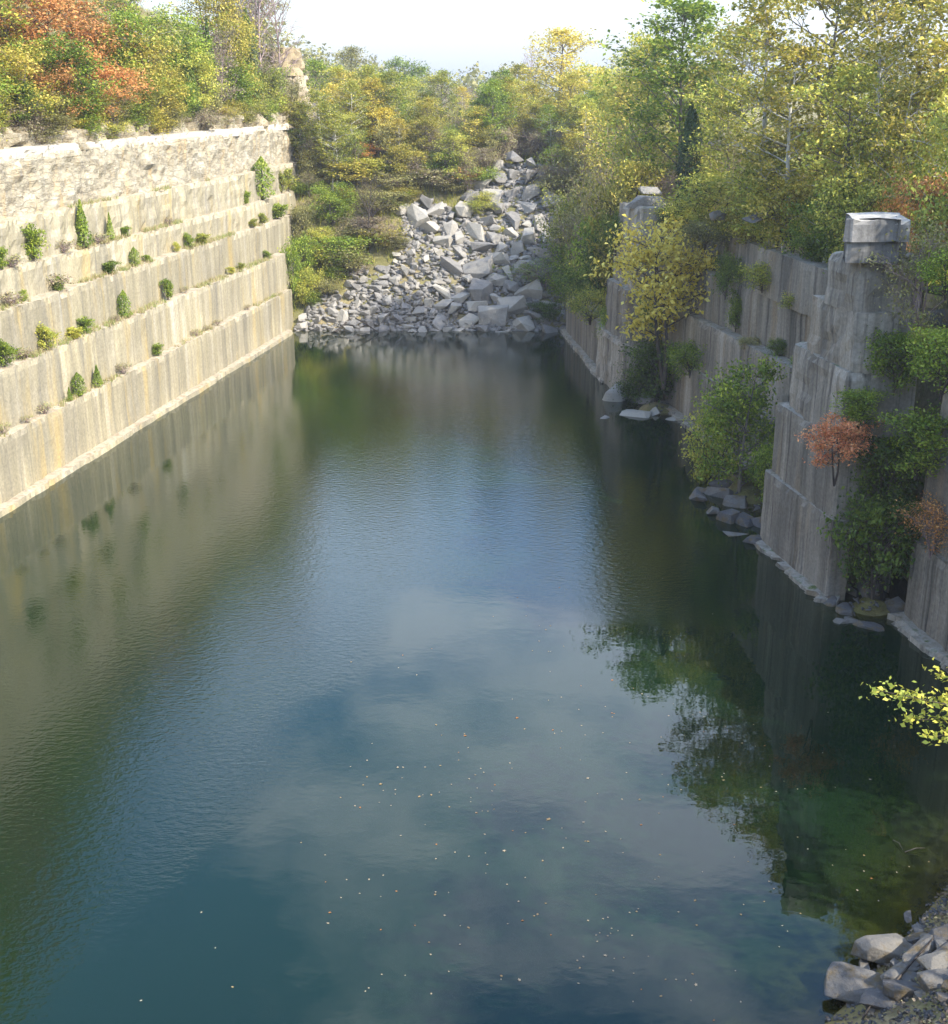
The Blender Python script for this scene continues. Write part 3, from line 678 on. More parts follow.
for x, y, h_, w_, pr, mt in [(-30, 64, 15, 7, 'tall', 'green'), (-31, 70, 16, 8, 'tall', 'orange'), (-29.5, 76, 14, 7, 'tall', 'green'), (-30, 57, 15, 8, 'tall', 'gold'), (-31, 50, 15, 8, 'tall', 'green'), (-31, 43, 14, 8, 'tall', 'orange'), (-32, 36, 14, 8, 'tall', 'green'),
                             (-32, 28, 13, 8, 'tall', 'yelgreen'), (-29, 83, 12, 7, 'tall', 'yelgreen'), (-29.8, 60, 6, 6, 'round1', 'green'), (-30, 53, 6, 6, 'round2', 'orange'), (-30.5, 46, 6, 6, 'round1', 'yelgreen'), (-31, 39, 6, 6, 'round2', 'green'), (-37, 60, 9, 8, 'round1', 'green'), (-38, 50, 9, 8, 'round1', 'orange'), (-38, 40, 9, 8, 'round1', 'green'), (-31.5, 32, 6, 6, 'round1', 'green')]:
    o = plant('tree', pr, mt, x, y, gz(x, y) - .1, h_, w_, 'tree', group='trees on the hillside above the pale wall'); rows.setdefault((False, mt), []).append(o)
for (sm, mt), os_ in rows.items():
    rank_labels(os_, '{} ' + CN[mt] + (' shrub' if sm else ' tree') + ' from the left on hillside above the pale wall')
gplant('cedar', 'cedar1', 'cedar', 245, 8, 104, 24, 'cedar', 'tall dark narrow cedar standing near the far end of the left hillside', 'cedars on the left hillside')
gplant('cedar', 'cedar2', 'cedar', 186, 42, 98, 26, 'cedar', 'broad dark cedar in the middle of the left hillside', 'cedars on the left hillside')
gplant('cedar', 'cedar2', 'cedar', 206, 18, 106, 22, 'cedar', 'small cedar just left of the tall narrow cedar', 'cedars on the left hillside')
gplant('bush', 'bush1', 'yellow', 248, 58, 103, 18, 'bush', 'small bright yellow-green bush at the foot of the tall narrow cedar')
gplant('bare_tree', 'bare', None, 275, -25, 122, 70, 'tree', 'leafless pinkish tree on the crag at the end of left hillside')
gplant('bare_tree', 'bare', None, 256, -50, 118, 80, 'tree', 'leafless pinkish tree rising behind the tall narrow cedar')

# natural crag outcrops
def hull_rock(q, sx, sy, sz, npts=16, bev=.03):
    bm = bmesh.new()
    for _ in range(npts):
        v = Vector((q.uniform(-1, 1), q.uniform(-1, 1), q.uniform(-1, 1)))
        m_ = max(abs(c) for c in v); v = v / m_ * q.uniform(.78, 1.)
        bm.verts.new((v.x * sx / 2, v.y * sy / 2, v.z * sz / 2))
    r_ = bmesh.ops.convex_hull(bm, input=bm.verts)
    junk = [e for e in r_['geom_interior'] + r_['geom_unused'] if isinstance(e, bmesh.types.BMVert) and e.is_valid]
    if junk: bmesh.ops.delete(bm, geom=list(set(junk)), context='VERTS')
    bmesh.ops.dissolve_limit(bm, angle_limit=R(9), verts=bm.verts, edges=bm.edges)
    if bev: bmesh.ops.bevel(bm, geom=bm.edges[:], offset=bev * min(sx, sy, sz), segments=1, affect='EDGES')
    return bm
ROCKS = []
q = random.Random(5)
for i in range(18):
    bm = hull_rock(q, q.uniform(.9, 1.3), q.uniform(.65, 1.0), q.uniform(.5, .95), q.randint(8, 14), .018)
    me = bpy.data.meshes.new('boulder'); bm.to_mesh(me); bm.free(); me.materials.append(M['rubble']); ROCKS.append(me)
for i in range(7):      # flat quarried slabs
    bm = hull_rock(q, q.uniform(1.05, 1.35), q.uniform(.75, .95), q.uniform(.4, .6), 30, .03)
    me = bpy.data.meshes.new('slab'); bm.to_mesh(me); bm.free(); me.materials.append(M['rubble']); ROCKS.append(me)
def rock(x, y, z, sx, sy, sz, rot, mat='rubble', name='boulder', label=None, cat='boulder', group=None, idx=None):
    me = ROCKS[idx if idx is not None else random.randrange(18)]
    o = link(name, me); o.location = (x, y, z); o.rotation_euler = rot; o.scale = (sx, sy, sz)
    if mat != 'rubble': set_slot(o, M[mat])
    return tag(o, label, cat, group, 'thing')
def crag(name, px, py, Y, w, h, label, seed, mat='crag', d=3):
    """natural outcrop of broken beds"""
    x, _, zt = aty(px, py, Y)
    path = [(x - w / 2 + .2, Y + d), (x - w / 2 - .2, Y + .6), (x - w * .2, Y - .2), (x + w * .3, Y), (x + w / 2, Y + .7), (x + w / 2 + .3, Y + d)]
    rt = empty(name, (x, Y, zt - h))
    k = max(1, int(round(h / 2.2)))
    for i in range(k):
        P_ = [(a + (x - a) * .16 * i, b + .3 * i) for a, b in path]
        o = tier('rock_bed', P_, zt - h + h * i / k, zt - h + h * (i + 1) / k + .05, .9, M[mat], rt, step=.22, amp=.22, chip=.4, seed=seed + i * 7, strata=.2); shift(o, rt)
    return tag(rt, label, 'rock outcrop', None, 'thing')
crag('crag', 279, 48, 127, 4.6, 7.5, 'yellowish layered crag jutting at the end of the left hilltop', 3)
crag('crag', 310, 120, 128, 2.6, 7.5, 'cream rock buttress just past the far corner of the pale wall', 4, 'crag', 3)
crag('crag', 343, 116, 134, 2.6, 2.6, 'small grey crag among the trees right of the far cliff corner', 6, 'rubble')
crag('crag', 398, 190, 128, .1 + 1.5, 1.3, 'pale stone slab among brush above the rubble slope', 8, 'rubble', 1.5)

def slope_pt(px, py):
    r = ray(px, py)      # z = (y-108.9)*.78
    t = (H + 108.9 * .78) / (.78 * r[1] - r[2]); return (r[0] * t, r[1] * t)
poly_px = [(290, 338), (318, 290), (345, 300), (352, 272), (392, 268), (402, 238), (404, 212), (432, 203), (462, 218), (474, 196), (500, 164), (535, 163), (556, 190), (572, 225), (590, 250), (580, 340)]
poly = [slope_pt(*p) for p in poly_px]
def inside(x, y, P):
    c = False; j = len(P) - 1
    for i in range(len(P)):
        if (P[i][1] > y) != (P[j][1] > y) and x < (P[j][0] - P[i][0]) * (y - P[i][1]) / (P[j][1] - P[i][1]) + P[i][0]: c = not c
        j = i
    return c
def inside0(px, py): return inside(px, py, poly_px)
# ---- woods and brush at the far end and beyond
rows = {}
FT = [  # px, ytop, Y, width px, proto, mat
 (318, 48, 150, 60, 'brush2', 'olive'), (335, 85, 142, 60, 'airy1', 'gold'), (300, 60, 160, 45, 'brush2', 'brush'), (350, 70, 165, 60, 'airy1', 'gold'), (372, 95, 140, 50, 'brush2', 'olive'), (330, 180, 119, 62, 'round2', 'green'),
 (350, 175, 123, 55, 'bush1', 'gold'), (318, 225, 116, 48, 'round2', 'yelgreen'), (345, 232, 114.5, 52, 'bush1', 'green'), (310, 135, 131, 40, 'brush2', 'olive'), (385, 230, 117, 46, 'brush1', 'brush'), (372, 205, 120, 40, 'brush1', 'olive'),
 (365, 75, 150, 50, 'airy2', 'yellow'), (392, 85, 160, 50, 'airy1', 'yelgreen'), (405, 120, 140, 55, 'airy1', 'gold'), (430, 100, 158, 60, 'brush2', 'brush'), (395, 150, 131, 55, 'brush2', 'olive'), (430, 150, 132, 60, 'brush2', 'olive'),
 (470, 165, 128, 60, 'brush1', 'olive'), (500, 140, 131, 60, 'brush2', 'brush'), (455, 120, 145, 55, 'airy1', 'gold'), (480, 105, 150, 55, 'airy2', 'yellow'), (510, 75, 155, 60, 'airy1', 'yellow'), (560, 25, 138, 90, 'airy1', 'yellow'),
 (600, 60, 145, 80, 'round1', 'yelgreen'), (540, 90, 140, 60, 'airy2', 'yelgreen'), (575, 100, 132, 60, 'brush2', 'green'), (545, 135, 130, 60, 'brush2', 'brush'), (520, 150, 129, 40, 'brush1', 'brush'), (590, 120, 122, 60, 'brush2', 'olive'),
 (615, 95, 118, 60, 'airy1', 'gold'), (560, 160, 123, 48, 'brush2', 'brush'), (590, 165, 112, 55, 'brush2', 'olive'), (625, 130, 108, 60, 'brush2', 'gold'), (530, 50, 165, 30, 'bare', None), (350, 45, 185, 50, 'airy1', 'olive'),
 (400, 55, 220, 55, 'round1', 'green'), (435, 75, 215, 50, 'airy1', 'olive'), (320, 66, 200, 50, 'brush2', 'olive'), (460, 82, 195, 55, 'brush2', 'brush'), (495, 88, 185, 50, 'airy1', 'gold'), (380, 80, 190, 50, 'brush2', 'brush'),
 (415, 165, 127, 50, 'brush1', 'gold'), (450, 190, 124.5, 44, 'brush1', 'olive'), (480, 198, 123.5, 36, 'bush2', 'green'), (400, 195, 124.5, 40, 'brush1', 'brush'), (425, 188, 125, 34, 'bush1', 'olive'), (485, 215, 121.5, 24, 'bush2', 'yelgreen'),
 (500, 115, 142, 60, 'brush2', 'olive'), (570, 70, 150, 60, 'airy1', 'yelgreen'), (630, 75, 128, 70, 'round1', 'gold'), (640, 45, 150, 70, 'airy1', 'yelgreen'), (650, 110, 104, 70, 'brush2', 'olive'),
 (340, 130, 135, 50, 'brush2', 'olive'), (360, 140, 132, 50, 'brush2', 'gold'), (325, 105, 145, 50, 'airy1', 'yelgreen'), (380, 160, 128, 40, 'brush1', 'olive'), (300, 230, 113, 26, 'bush1', 'green'), (398, 172, 122.5, 46, 'brush1', 'olive'), (420, 170, 123, 44, 'bush1', 'olive'), (442, 172, 123, 44, 'bush1', 'brush'), (462, 178, 123.5, 40, 'bush2', 'green'), (480, 165, 125, 40, 'brush1', 'brush'),
 (405, 185, 121.8, 30, 'bush2', 'gold'), (452, 192, 122.6, 30, 'bush2', 'olive'), (425, 150, 126, 50, 'brush2', 'olive'), (460, 150, 127, 50, 'bush1', 'olive'), (385, 190, 120.5, 44, 'bush1', 'olive'), (365, 215, 118, 40, 'bush1', 'brush'),
 (378, 228, 117, 40, 'bush2', 'gold'), (392, 240, 116.5, 30, 'bush2', 'olive'), (345, 240, 114, 40, 'bush2', 'olive'), (484, 185, 123.6, 30, 'bush2', 'yelgreen'), (565, 180, 122, 50, 'bush1', 'olive'), (580, 215, 116, 46, 'bush1', 'olive'), (562, 235, 114.5, 36, 'brush1', 'brush'), (308, 262, 111.6, 24, 'bush2', 'yelgreen'),
 (288, 238, 110.5, 20, 'bush1', 'green'), (305, 205, 119, 34, 'round2', 'yelgreen'), (325, 245, 115, 44, 'bush1', 'yelgreen'), (362, 235, 117, 40, 'bush1', 'olive'), (345, 205, 121, 40, 'round2', 'gold'), (302, 180, 122, 30, 'bush1', 'green'), (380, 245, 117, 34, 'bush2', 'olive'), (395, 215, 121, 34, 'brush1', 'green'), (335, 262, 113.5, 26, 'bush2', 'green'), (312, 288, 111, 20, 'bush2', 'green'), (372, 190, 124, 40, 'bush1', 'yelgreen'), (302, 275, 111, 22, 'bush1', 'yelgreen'), (326, 275, 112, 28, 'bush2', 'olive'), (355, 262, 114, 30, 'brush1', 'brush'), (300, 200, 116, 24, 'bush1', 'olive'), (640, 90, 160, 70, 'airy1', 'olive'),(455, 95, 170, 60, 'airy1', 'olive'),
 (525, 95, 165, 60, 'brush2', 'olive'), (605, 85, 170, 70, 'airy1', 'green'), (308, 165, 122, 30, 'brush1', 'olive'), (330, 150, 127, 40, 'bush1', 'gold'),(550, 115, 135, 55, 'airy1', 'yelgreen'), (518, 128, 133, 45, 'airy1', 'gold'),
]
qe = random.Random(55); eo = {}
for i in range(60):
    y = 62 + i * 1.08 + qe.uniform(-.5, .5); t_ = min(1, max(0, (y - 107) / 22)); x = Lx(y) - 4.5 * (1 - .85 * t_) - qe.choice([qe.uniform(.1, .5), qe.uniform(.5, 1.6)])
    mt = qe.choice(['olive', 'brush', 'green', 'yelgreen', 'olive', 'gold']); pr = qe.choice(['bush1', 'bush2', 'brush1', 'bush2'])
    o = plant('shrub', pr, mt, x, y, qe.uniform(16.7, 17.4) if x > Lx(y) - 4.5 * (1 - .85 * t_) - .6 else max(gz(x, y), 17.9) - .35, qe.uniform(1.2, 2.8), qe.uniform(1.5, 3.4), 'shrub', group='shrubs along the clifftop edge of the pale wall')
    eo.setdefault(mt, []).append(o)
for mt, os_ in eo.items(): rank_labels(os_, '{} ' + CN[mt] + ' shrub from the left right on the edge of the pale cliff top')
qf = random.Random(99)
for _ in range(235):
    Y = qf.choice([qf.uniform(121.5, 129), qf.uniform(122, 132), qf.uniform(128, 152)]); px = qf.uniform(300, 655); zg = gz(aty(px, 100, Y)[0], Y)
    if inside0(px, proj(0, Y, zg)[1]) or zg < 8.7: continue
    pr = qf.choice(['airy1', 'airy2', 'brush1', 'brush2', 'brush2', 'bush1', 'bush2', 'bush1']); hh = qf.uniform(4.5, 9) if pr.startswith('airy') else qf.uniform(2.4, 4.6)
    mt = qf.choice(['yellow', 'gold', 'yelgreen', 'yelgreen', 'gold', 'green']) if pr.startswith('airy') else qf.choice(['olive', 'brush', 'green', 'gold', 'olive'])
    yt = proj(0, Y, zg + hh)[1]; FT.append((px, max(45, yt), Y, hh * qf.uniform(.42, .6) * F / Y * (1 if pr.startswith('airy') else 1.3), pr, mt))
for px, yt, Y, w, pr, mt in FT:
    sm = pr.startswith('bush') or pr.startswith('brush')
    bare = pr == 'bare'
    o = gplant('bare_tree' if bare else 'shrub' if sm else 'tree', pr, mt, px, yt, Y, w, 'shrub' if sm else 'tree', group='bare trees beyond the rubble' if bare else ('brush' if sm else 'trees') + ' behind the rubble slope at the far end')
    rows.setdefault((sm, bare, mt, 0 if Y < 127 else 1 if Y < 140 else 2), []).append(o)
for (sm, bare, mt, fa), os_ in rows.items():
    if bare: os_[0]['label'] = 'leafless grey tree beside the tall yellow tree beyond the rubble'; continue
    rank_labels(os_, '{} ' + CN[mt] + (' shrub' if sm else ' tree') + ' from the left ' + ('close behind the rubble slope', 'on the rise above the rubble slope', 'in hazy woods beyond the far end')[fa])
gplant('tree', 'layer', 'red', 446, 138, 133, 46, 'tree', 'small tree with pinkish red leaves above the rubble slope')
gplant('bush', 'bush2', 'orange', 556, 170, 127, 22, 'bush', 'small orange bush right of the topmost rubble boulders')
gplant('bush', 'bush2', 'orange', 466, 198, 123.6, 36, 'bush', 'low orange and yellow bush along the top of the rubble')
gplant('tree', 'layer', 'orange', 360, 166, 126, 40, 'tree', 'small tree with orange leaves over the left of the rubble')
gplant('bush', 'bush1', 'orange', 318, 128, 132, 24, 'bush', 'russet bush beside the far corner of the pale wall')
gplant('cedar', 'cedar2', 'cedar', 378, 118, 139, 22, 'cedar', 'dark pointed cedar left of the red-leaved tree', 'cedars in the far woods')
gplant('cedar', 'cedar2', 'cedar', 460, 108, 146, 14, 'cedar', 'small dark cedar right of the red-leaved tree', 'cedars in the far woods')
gplant('cedar', 'cedar1', 'cedar', 482, 118, 143, 11, 'cedar', 'thin dark cedar in the middle of the far woods', 'cedars in the far woods')
gplant('bare_tree', 'bare', None, 368, 178, 116, 50, 'tree', 'slender leafless leaning tree left of the rubble slope', wood='barkdark')
gplant('bush', 'bush2', 'yelgreen', 500, 240, 118.2, 12, 'bush', 'tiny yellow-green bush growing among the rubble boulders')
gplant('bush', 'bush2', 'yelgreen', 480, 224, 120.4, 30, 'bush', 'bright lime-green bush at the upper edge of the rubble')
gplant('bush', 'bush2', 'green', 488, 262, 114.2, 12, 'bush', 'tiny green bush low among the rubble boulders')
gplant('bush', 'brush2', 'green', 545, 256, 112.6, 62, 'bush', 'dark green-grey bush at the right foot of the rubble slope')
gplant('bush', 'bush1', 'darkgreen', 545, 300, 109.6, 30, 'bush', 'low dark bush at the waterline right of the rubble')
gplant('tree', 'layer', 'yelgreen', 566, 188, 113, 44, 'tree', 'pale yellow-green small tree above the right of the rubble')

# far-off woods: one mass
C = []
q = random.Random(77)
for _ in range(620):
    Y = q.uniform(165, 760) ; x = q.uniform(-1, 1) * (70 + Y * .62)
    if Y < 230 and abs(x) < 25: continue
    z = gz(x, Y); hh = q.uniform(6, 9.5) * (.9 + Y / 1500); w = q.uniform(2.4, 4.2)
    n = 150 if Y < 350 else 80
    g = rng.normal(size=(n, 3)); g /= np.linalg.norm(g, axis=1)[:, None]; g *= rng.random((n, 1)) ** .4
    C.append(g * np.array([w, w, hh * .48]) + np.array([x, Y, z + hh * .55]))
C = np.concatenate(C)
V, Fc = leaves(C, .85, .4, .8)
o = link('distant_woods', np_mesh('distant_woods', V, Fc, L['olive'])); tag(o, 'hazy mass of autumn woods along the horizon beyond the quarry', 'woods', kind='stuff')

# ---- right rim and right wall vegetation
RT = [
 (690, -8, 91, 118, 'tall', 'green'), (655, 30, 97, 80, 'tall', 'yelgreen'), (735, 75, 82, 70, 'airy1', 'yelgreen'), (770, -20, 72, 110, 'airy2', 'gold'), (800, 40, 66, 90, 'airy2', 'gold'), (835, -40, 70, 120, 'airy1', 'gold'),
 (880, -30, 64, 120, 'airy2', 'gold'), (930, -40, 68, 130, 'airy1', 'gold'), (905, 50, 60, 90, 'airy3', 'gold'), (860, 60, 62, 90, 'airy1', 'yelgreen'), (955, 40, 56, 110, 'airy3', 'yelgreen'),
 (750, 20, 88, 90, 'airy1', 'yelgreen'), (745, 120, 80, 50, 'brush2', 'olive'), (775, 110, 68, 80, 'airy3', 'yelgreen'), (990, -40, 60, 150, 'tall', 'gold'), (980, 90, 50, 110, 'round1', 'yelgreen'),
 (655, 120, 96, 70, 'brush2', 'olive'), (640, 150, 90, 50, 'bush1', 'gold'), (668, 158, 90, 40, 'brush1', 'brush'), (720, 165, 76, 70, 'bush1', 'yelgreen'), (745, 178, 72, 70, 'bush2', 'gold'), (770, 150, 68, 70, 'bush1', 'yelgreen'), (690, 190, 79, 50, 'bush2', 'yelgreen'),
 (800, 165, 64, 70, 'bush1', 'gold'), (815, 190, 60, 60, 'bush2', 'green'), (850, 175, 55, 60, 'bush1', 'green'), (880, 160, 55, 80, 'round2', 'yelgreen'), (905, 172, 52, 44, 'bush2', 'orange'), (940, 165, 52, 70, 'bush1', 'orange'), (780, 205, 66, 40, 'bush2', 'yelgreen'),
 (820, 215, 57.5, 40, 'bush2', 'green'), (755, 215, 70, 40, 'bush2', 'gold'), (720, 205, 75, 40, 'bush2', 'yelgreen'), (835, 130, 60, 60, 'airy3', 'gold'), (1010, 60, 70, 160, 'tall', 'yelgreen'), (640, 95, 108, 70, 'brush2', 'green'), (620, 170, 98, 60, 'bush1', 'gold'),
 (600, 205, 101, 50, 'bush1', 'green'), (585, 195, 106, 55, 'brush2', 'olive'), (575, 235, 104, 50, 'bush1', 'green'), (590, 250, 97, 50, 'bush2', 'yelgreen'), (605, 225, 93, 40, 'bush1', 'darkgreen'), (565, 255, 109, 40, 'brush1', 'green'),
 (1100, -30, 60, 200, 'tall', 'gold'), (1060, 40, 48, 160, 'tall', 'yelgreen'), (700, 60, 100, 90, 'airy1', 'gold'), (870, 40, 94, 100, 'airy2', 'yelgreen'), (730, 130, 92, 90, 'round1', 'gold'),
 (830, 120, 78, 110, 'round1', 'gold'), (900, 120, 74, 110, 'round1', 'yelgreen'), (960, 120, 62, 110, 'round1', 'green'),
]
rows = {}
for px, yt, Y, w, pr, mt in RT:
    sm = pr.startswith('bush') or pr.startswith('brush')
    o = gplant('shrub' if sm else 'tree', pr, mt, px, yt, Y, w, 'shrub' if sm else 'tree', group=('shrubs' if sm else 'trees') + ' on the rim above the right walls')
    rows.setdefault((sm, mt, Y > 76), []).append(o)
for (sm, mt, fa), os_ in rows.items():
    rank_labels(os_, '{} ' + CN[mt] + (' shrub' if sm else ' tree') + ' from the left on the ' + ('farther' if fa else 'nearer') + ' right rim')
gplant('cedar', 'cedar1', 'cedardark', 693, 100, 79, 27, 'cedar', 'narrow dark columnar cedar standing alone on the right rim', 'cedars on the right rim')
gplant('cedar', 'cedar2', 'cedar', 850, 158, 56, 40, 'cedar', 'dense bushy cedar behind the capped stone pillar', 'cedars on the right rim')
gplant('cedar', 'cedar2', 'cedar', 828, 185, 59, 40, 'cedar', 'low spreading cedar left of the capped stone pillar', 'cedars on the right rim')
# plants on ledges and faces of the right walls: name, proto, mat, px, ytop, ybase, Y, wpx, label
WV = [
 ('tree', 'layer', 'yellow', 664, 212, 388, 79.3, 104, 'small tree with bright yellow leaves in front of the far stone pillar'),
 ('tree', 'round1', 'green', 738, 350, 500, 61.5, 84, 'bushy green tree rooted at the waterline against the recessed wall'),
 ('bush', 'bush1', 'yelgreen', 712, 400, 500, 64.5, 50, 'yellowish bush left of the waterline green tree'),
 ('bush', 'bush1', 'green', 768, 440, 510, 58.5, 34, 'green bush between the waterline tree and the near pillar'),
 ('bush', 'bush1', 'darkgreen', 655, 335, 405, 81.0, 60, 'dark green bush at the foot of the far stone pillar'),
 ('bush', 'bush2', 'darkgreen', 640, 362, 412, 82.2, 40, 'small dark bush behind the two white rocks'),
 ('bush', 'bush2', 'green', 690, 335, 378, 77.0, 44, 'green bush spilling over the lower ledge right of the yellow tree'),
 ('bush', 'bush2', 'green', 735, 290, 332, 72.5, 22, 'upright dark green bush on the recessed wall'),
 ('bush', 'bush2', 'darkgreen', 725, 245, 300, 73.0, 28, 'dark bush on upper recessed wall'),
 ('bush', 'bush2', 'yelgreen', 762, 258, 293, 69.0, 38, 'yellow-green bush on the upper ledge of the recessed wall'),
 ('bush', 'bush2', 'yelgreen', 797, 288, 312, 65.0, 34, 'low yellow-green bush farther right on the upper ledge'),
 ('bush', 'bush2', 'darkgreen', 777, 335, 358, 66.0, 20, 'round dark bush on the lower ledge of the recessed wall'),
 ('bush', 'bush2', 'green', 800, 352, 375, 63.5, 18, 'small green bush where the lower ledge meets the near pillar'),
 ('bush', 'bush2', 'olive', 750, 335, 350, 69.5, 22, 'low olive bush on the lower ledge of the recessed wall'),
 ('bush', 'bush1', 'darkgreen', 872, 478, 602, 46.6, 74, 'large dark bush hiding the foot of the near pillar front'),
 ('bush', 'bush1', 'green', 858, 385, 430, 47.3, 44, 'bright green bush on the near pillar above the coral-leaved sumac'),
 ('sumac', 'layer', 'red', 834, 414, 486, 47.0, 56, 'coral red sumac spreading across the near pillar corner'),
 ('bush', 'bush1', 'green', 915, 405, 480, 45.6, 66, 'leafy green bush halfway up right of the near pillar'),
 ('bush', 'bush1', 'green', 893, 325, 395, 47.2, 52, 'green vine bush hanging on the upper right of the near pillar'),
 ('bush', 'brush1', 'olive', 915, 205, 345, 47.0, 74, 'olive shrub covering the right side of the pillar cap'),
 ('bush', 'bush1', 'green', 940, 320, 400, 43.5, 60, 'light green bush at the right edge above the orange one'),
 ('bush', 'brush1', 'orange', 930, 485, 560, 44.4, 60, 'thin orange-brown shrub on the lowest ledge at the right edge'),
 ('bush', 'bush2', 'yelgreen', 925, 325, 350, 46.3, 30, 'small yellow-green bush level with the pillar top blocks'),
 ('bush', 'bush1', 'darkgreen', 880, 430, 520, 47.1, 56, 'shadowed bush in the gap right of the coral sumac'),
 ('bush', 'bush2', 'green', 650, 290, 330, 83.0, 26, 'green bush under the yellow tree on the far pillar'),
 ('bush', 'bush2', 'darkgreen', 616, 205, 260, 88.5, 24, 'dark bush left of the far pillar top'),
 ('bush', 'bush2', 'darkgreen', 668, 200, 232, 84.0, 24, 'dark bush right of the far pillar top'),
 ('bush', 'bush2', 'yelgreen', 590, 283, 325, 95.0, 40, 'yellow-green bush overhanging the low far right wall'),
 ('bush', 'bush2', 'green', 572, 268, 306, 103.0, 34, 'green bush overhanging the low wall beside the rubble'),
 ('bush', 'bush2', 'green', 608, 300, 345, 90.0, 26, 'green bush at the left side of the far pillar'),
 ('bush', 'bush2', 'olive', 705, 215, 250, 76.0, 44, 'olive bush over the top edge left of the recessed wall'),
 ('bush', 'bush2', 'green', 945, 240, 300, 45.5, 50, 'bush at the right edge level with the pillar cap'),
]
for nm, pr, mt, px, yt, yb, Y, w, lb in WV:
    x, _, z = aty(px, yb, Y); zt = aty(px, yt, Y)[2]
    dep = Y * math.cos(PITCH) - (z - H) * math.sin(PITCH)
    plant(nm, pr, mt, x, Y, z, zt - z, w * dep / F, 'sumac' if nm == 'sumac' else nm, lb, 'plants growing on the right walls', cn='foliage' if nm == 'bush' else 'crown', wn='stem' if nm == 'bush' else 'trunk')

# near overhanging branch: a tree on the bank whose bough enters at the right edge
q = random.Random(3)
tr = empty('tree', (12.6, 19.5, gz(12.6, 19.5) - .2)); tag(tr, 'near tree whose leafy yellow-green bough hangs in over the water at the right edge', 'tree', kind='thing')
z0 = tr.location.z
trunk = [(Vector((0, 0, 0)), .16), (Vector((-.1, .1, 3)), .13), (Vector((.1, .2, 6)), .10), (Vector((0, .1, 9.5)), .05)]
segs = [trunk]
tips = []
ends = [aty(876, 690, 19.6), aty(905, 720, 19.9), aty(930, 738, 19.4), aty(938, 672, 20.2), aty(948, 700, 19.8), aty(900, 695, 19.9), aty(965, 715, 19.6), aty(960, 680, 20), aty(985, 740, 19.5), aty(990, 690, 19.5)]
fork = Vector(aty(1010, 730, 19.7)) - tr.location
bough = [(trunk[2][0], .06), ((trunk[2][0] + fork) / 2 + Vector((0, 0, .3)), .045), (fork, .03)]
bough[0] = (Vector((0, .1, min(fork.z - .6, 7))), .06); segs.append(bough)
for e in ends:
    ev = Vector(e) - tr.location; mid = fork.lerp(ev, .5) + Vector((0, 0, .12))
    segs.append([(fork, .02), (mid, .012), (ev, .004)])
    for t_ in (.35, .5, .62, .74, .85, .95, 1.):
        tips.append(fork.lerp(ev, t_) + Vector((0, 0, .12 * math.sin(math.pi * t_))))
for k in range(14):
    a = k * 2.4; hh = 5 + k * .42; e = Vector((math.cos(a) * 2 + 1.2, math.sin(a) * 1.8 - .5, hh + 1)); s_ = Vector((0, .1, hh))
    segs.append([(s_, .03), (s_.lerp(e, .5), .02), (e, .005)])
    if e.x > 0: tips += [s_.lerp(e, t_) for t_ in (.6, .8, 1.)]
wv_, wf_ = tubes(segs, 6)
o = link('trunk', np_mesh('trunk', [tuple(v) for v in wv_], wf_, M['barkdark'], True), None, tr)
C = np.concatenate([np.array(t_)[None] + rng.normal(size=(16, 3)) * np.array([.12, .12, .07]) for t_ in tips])
V, Fc = leaves(C, .10, .5, .62)
o = link('crown', np_mesh('crown', V, Fc, L['yelgreen']), None, tr)

for i, (x, y, h_, w_, pr, mt) in enumerate([(19, 21, 11, 7, 'airy3', 'yelgreen'), (22, 27, 11, 7, 'round1', 'green'), (23.5, 33.5, 10, 7, 'airy1', 'gold'), (17.5, 14, 10, 7, 'round1', 'yelgreen'), (23, 40, 11, 7, 'round1', 'gold'), (21.6, 44.2, 10, 6.5, 'airy3', 'gold'), (24.5, 43, 12, 7, 'round1', 'green'), (21.8, 37.5, 9, 6, 'airy1', 'yelgreen')]):
    plant('tree', pr, mt, x, y, gz(x, y) - .1, h_, w_, 'tree', 'leafy tree outside the right edge, ' + ORD[i] + ' from the near bank end', 'trees outside the right edge')
# ------------------------------------------------------------------ rubble slope
q = random.Random(11)
placed = []
def try_place(s, tries=60, fx=None):
    for _ in range(tries):
        x, y = (q.uniform(-16, 13), q.uniform(108, 128)) if fx is None else fx
        if not inside(x, y, poly): 
            if fx: pass
            else: continue
        big = sstep((x + 4) / 6) * 1. + .35 * sstep((y - 116) / 4)
        if fx is None and s > 1.25 and q.random() > big: continue
        if fx is None and s > .95 and x < -4 and y < 114 and q.random() < .75: continue
        if all(math.hypot((x - a) / 1.1, (y - b) * 1.15) > (s + c) * .36 for a, b, c in placed):
            placed.append((x, y, s)); return (x, y)
    return None
for pxy, s in [((524, 212), 2.5), ((512, 165), 2.1), ((470, 240), 0), ((430, 232), 1.9), ((443, 245), 1.6), ((493, 200), 1.8), ((487, 222), 2.3), ((515, 225), 2.0), ((528, 300), 2.5), ((512, 312), 2.6), ((495, 285), 1.7), ((540, 228), 1.9), ((497, 243), 1.9), ((548, 242), 1.7), ((333, 290), 1.7), ((500, 252), 1.5)]:
    if s:
        x, y = slope_pt(*pxy); placed.append((x, y, s))
for s, n in ((2.4, 18), (1.9, 40), (1.5, 70), (1.2, 90), (.95, 60)):
    for _ in range(n):
        if len(placed) < 226: try_place(s * q.uniform(.88, 1.12))
bigs, RUB = [], []
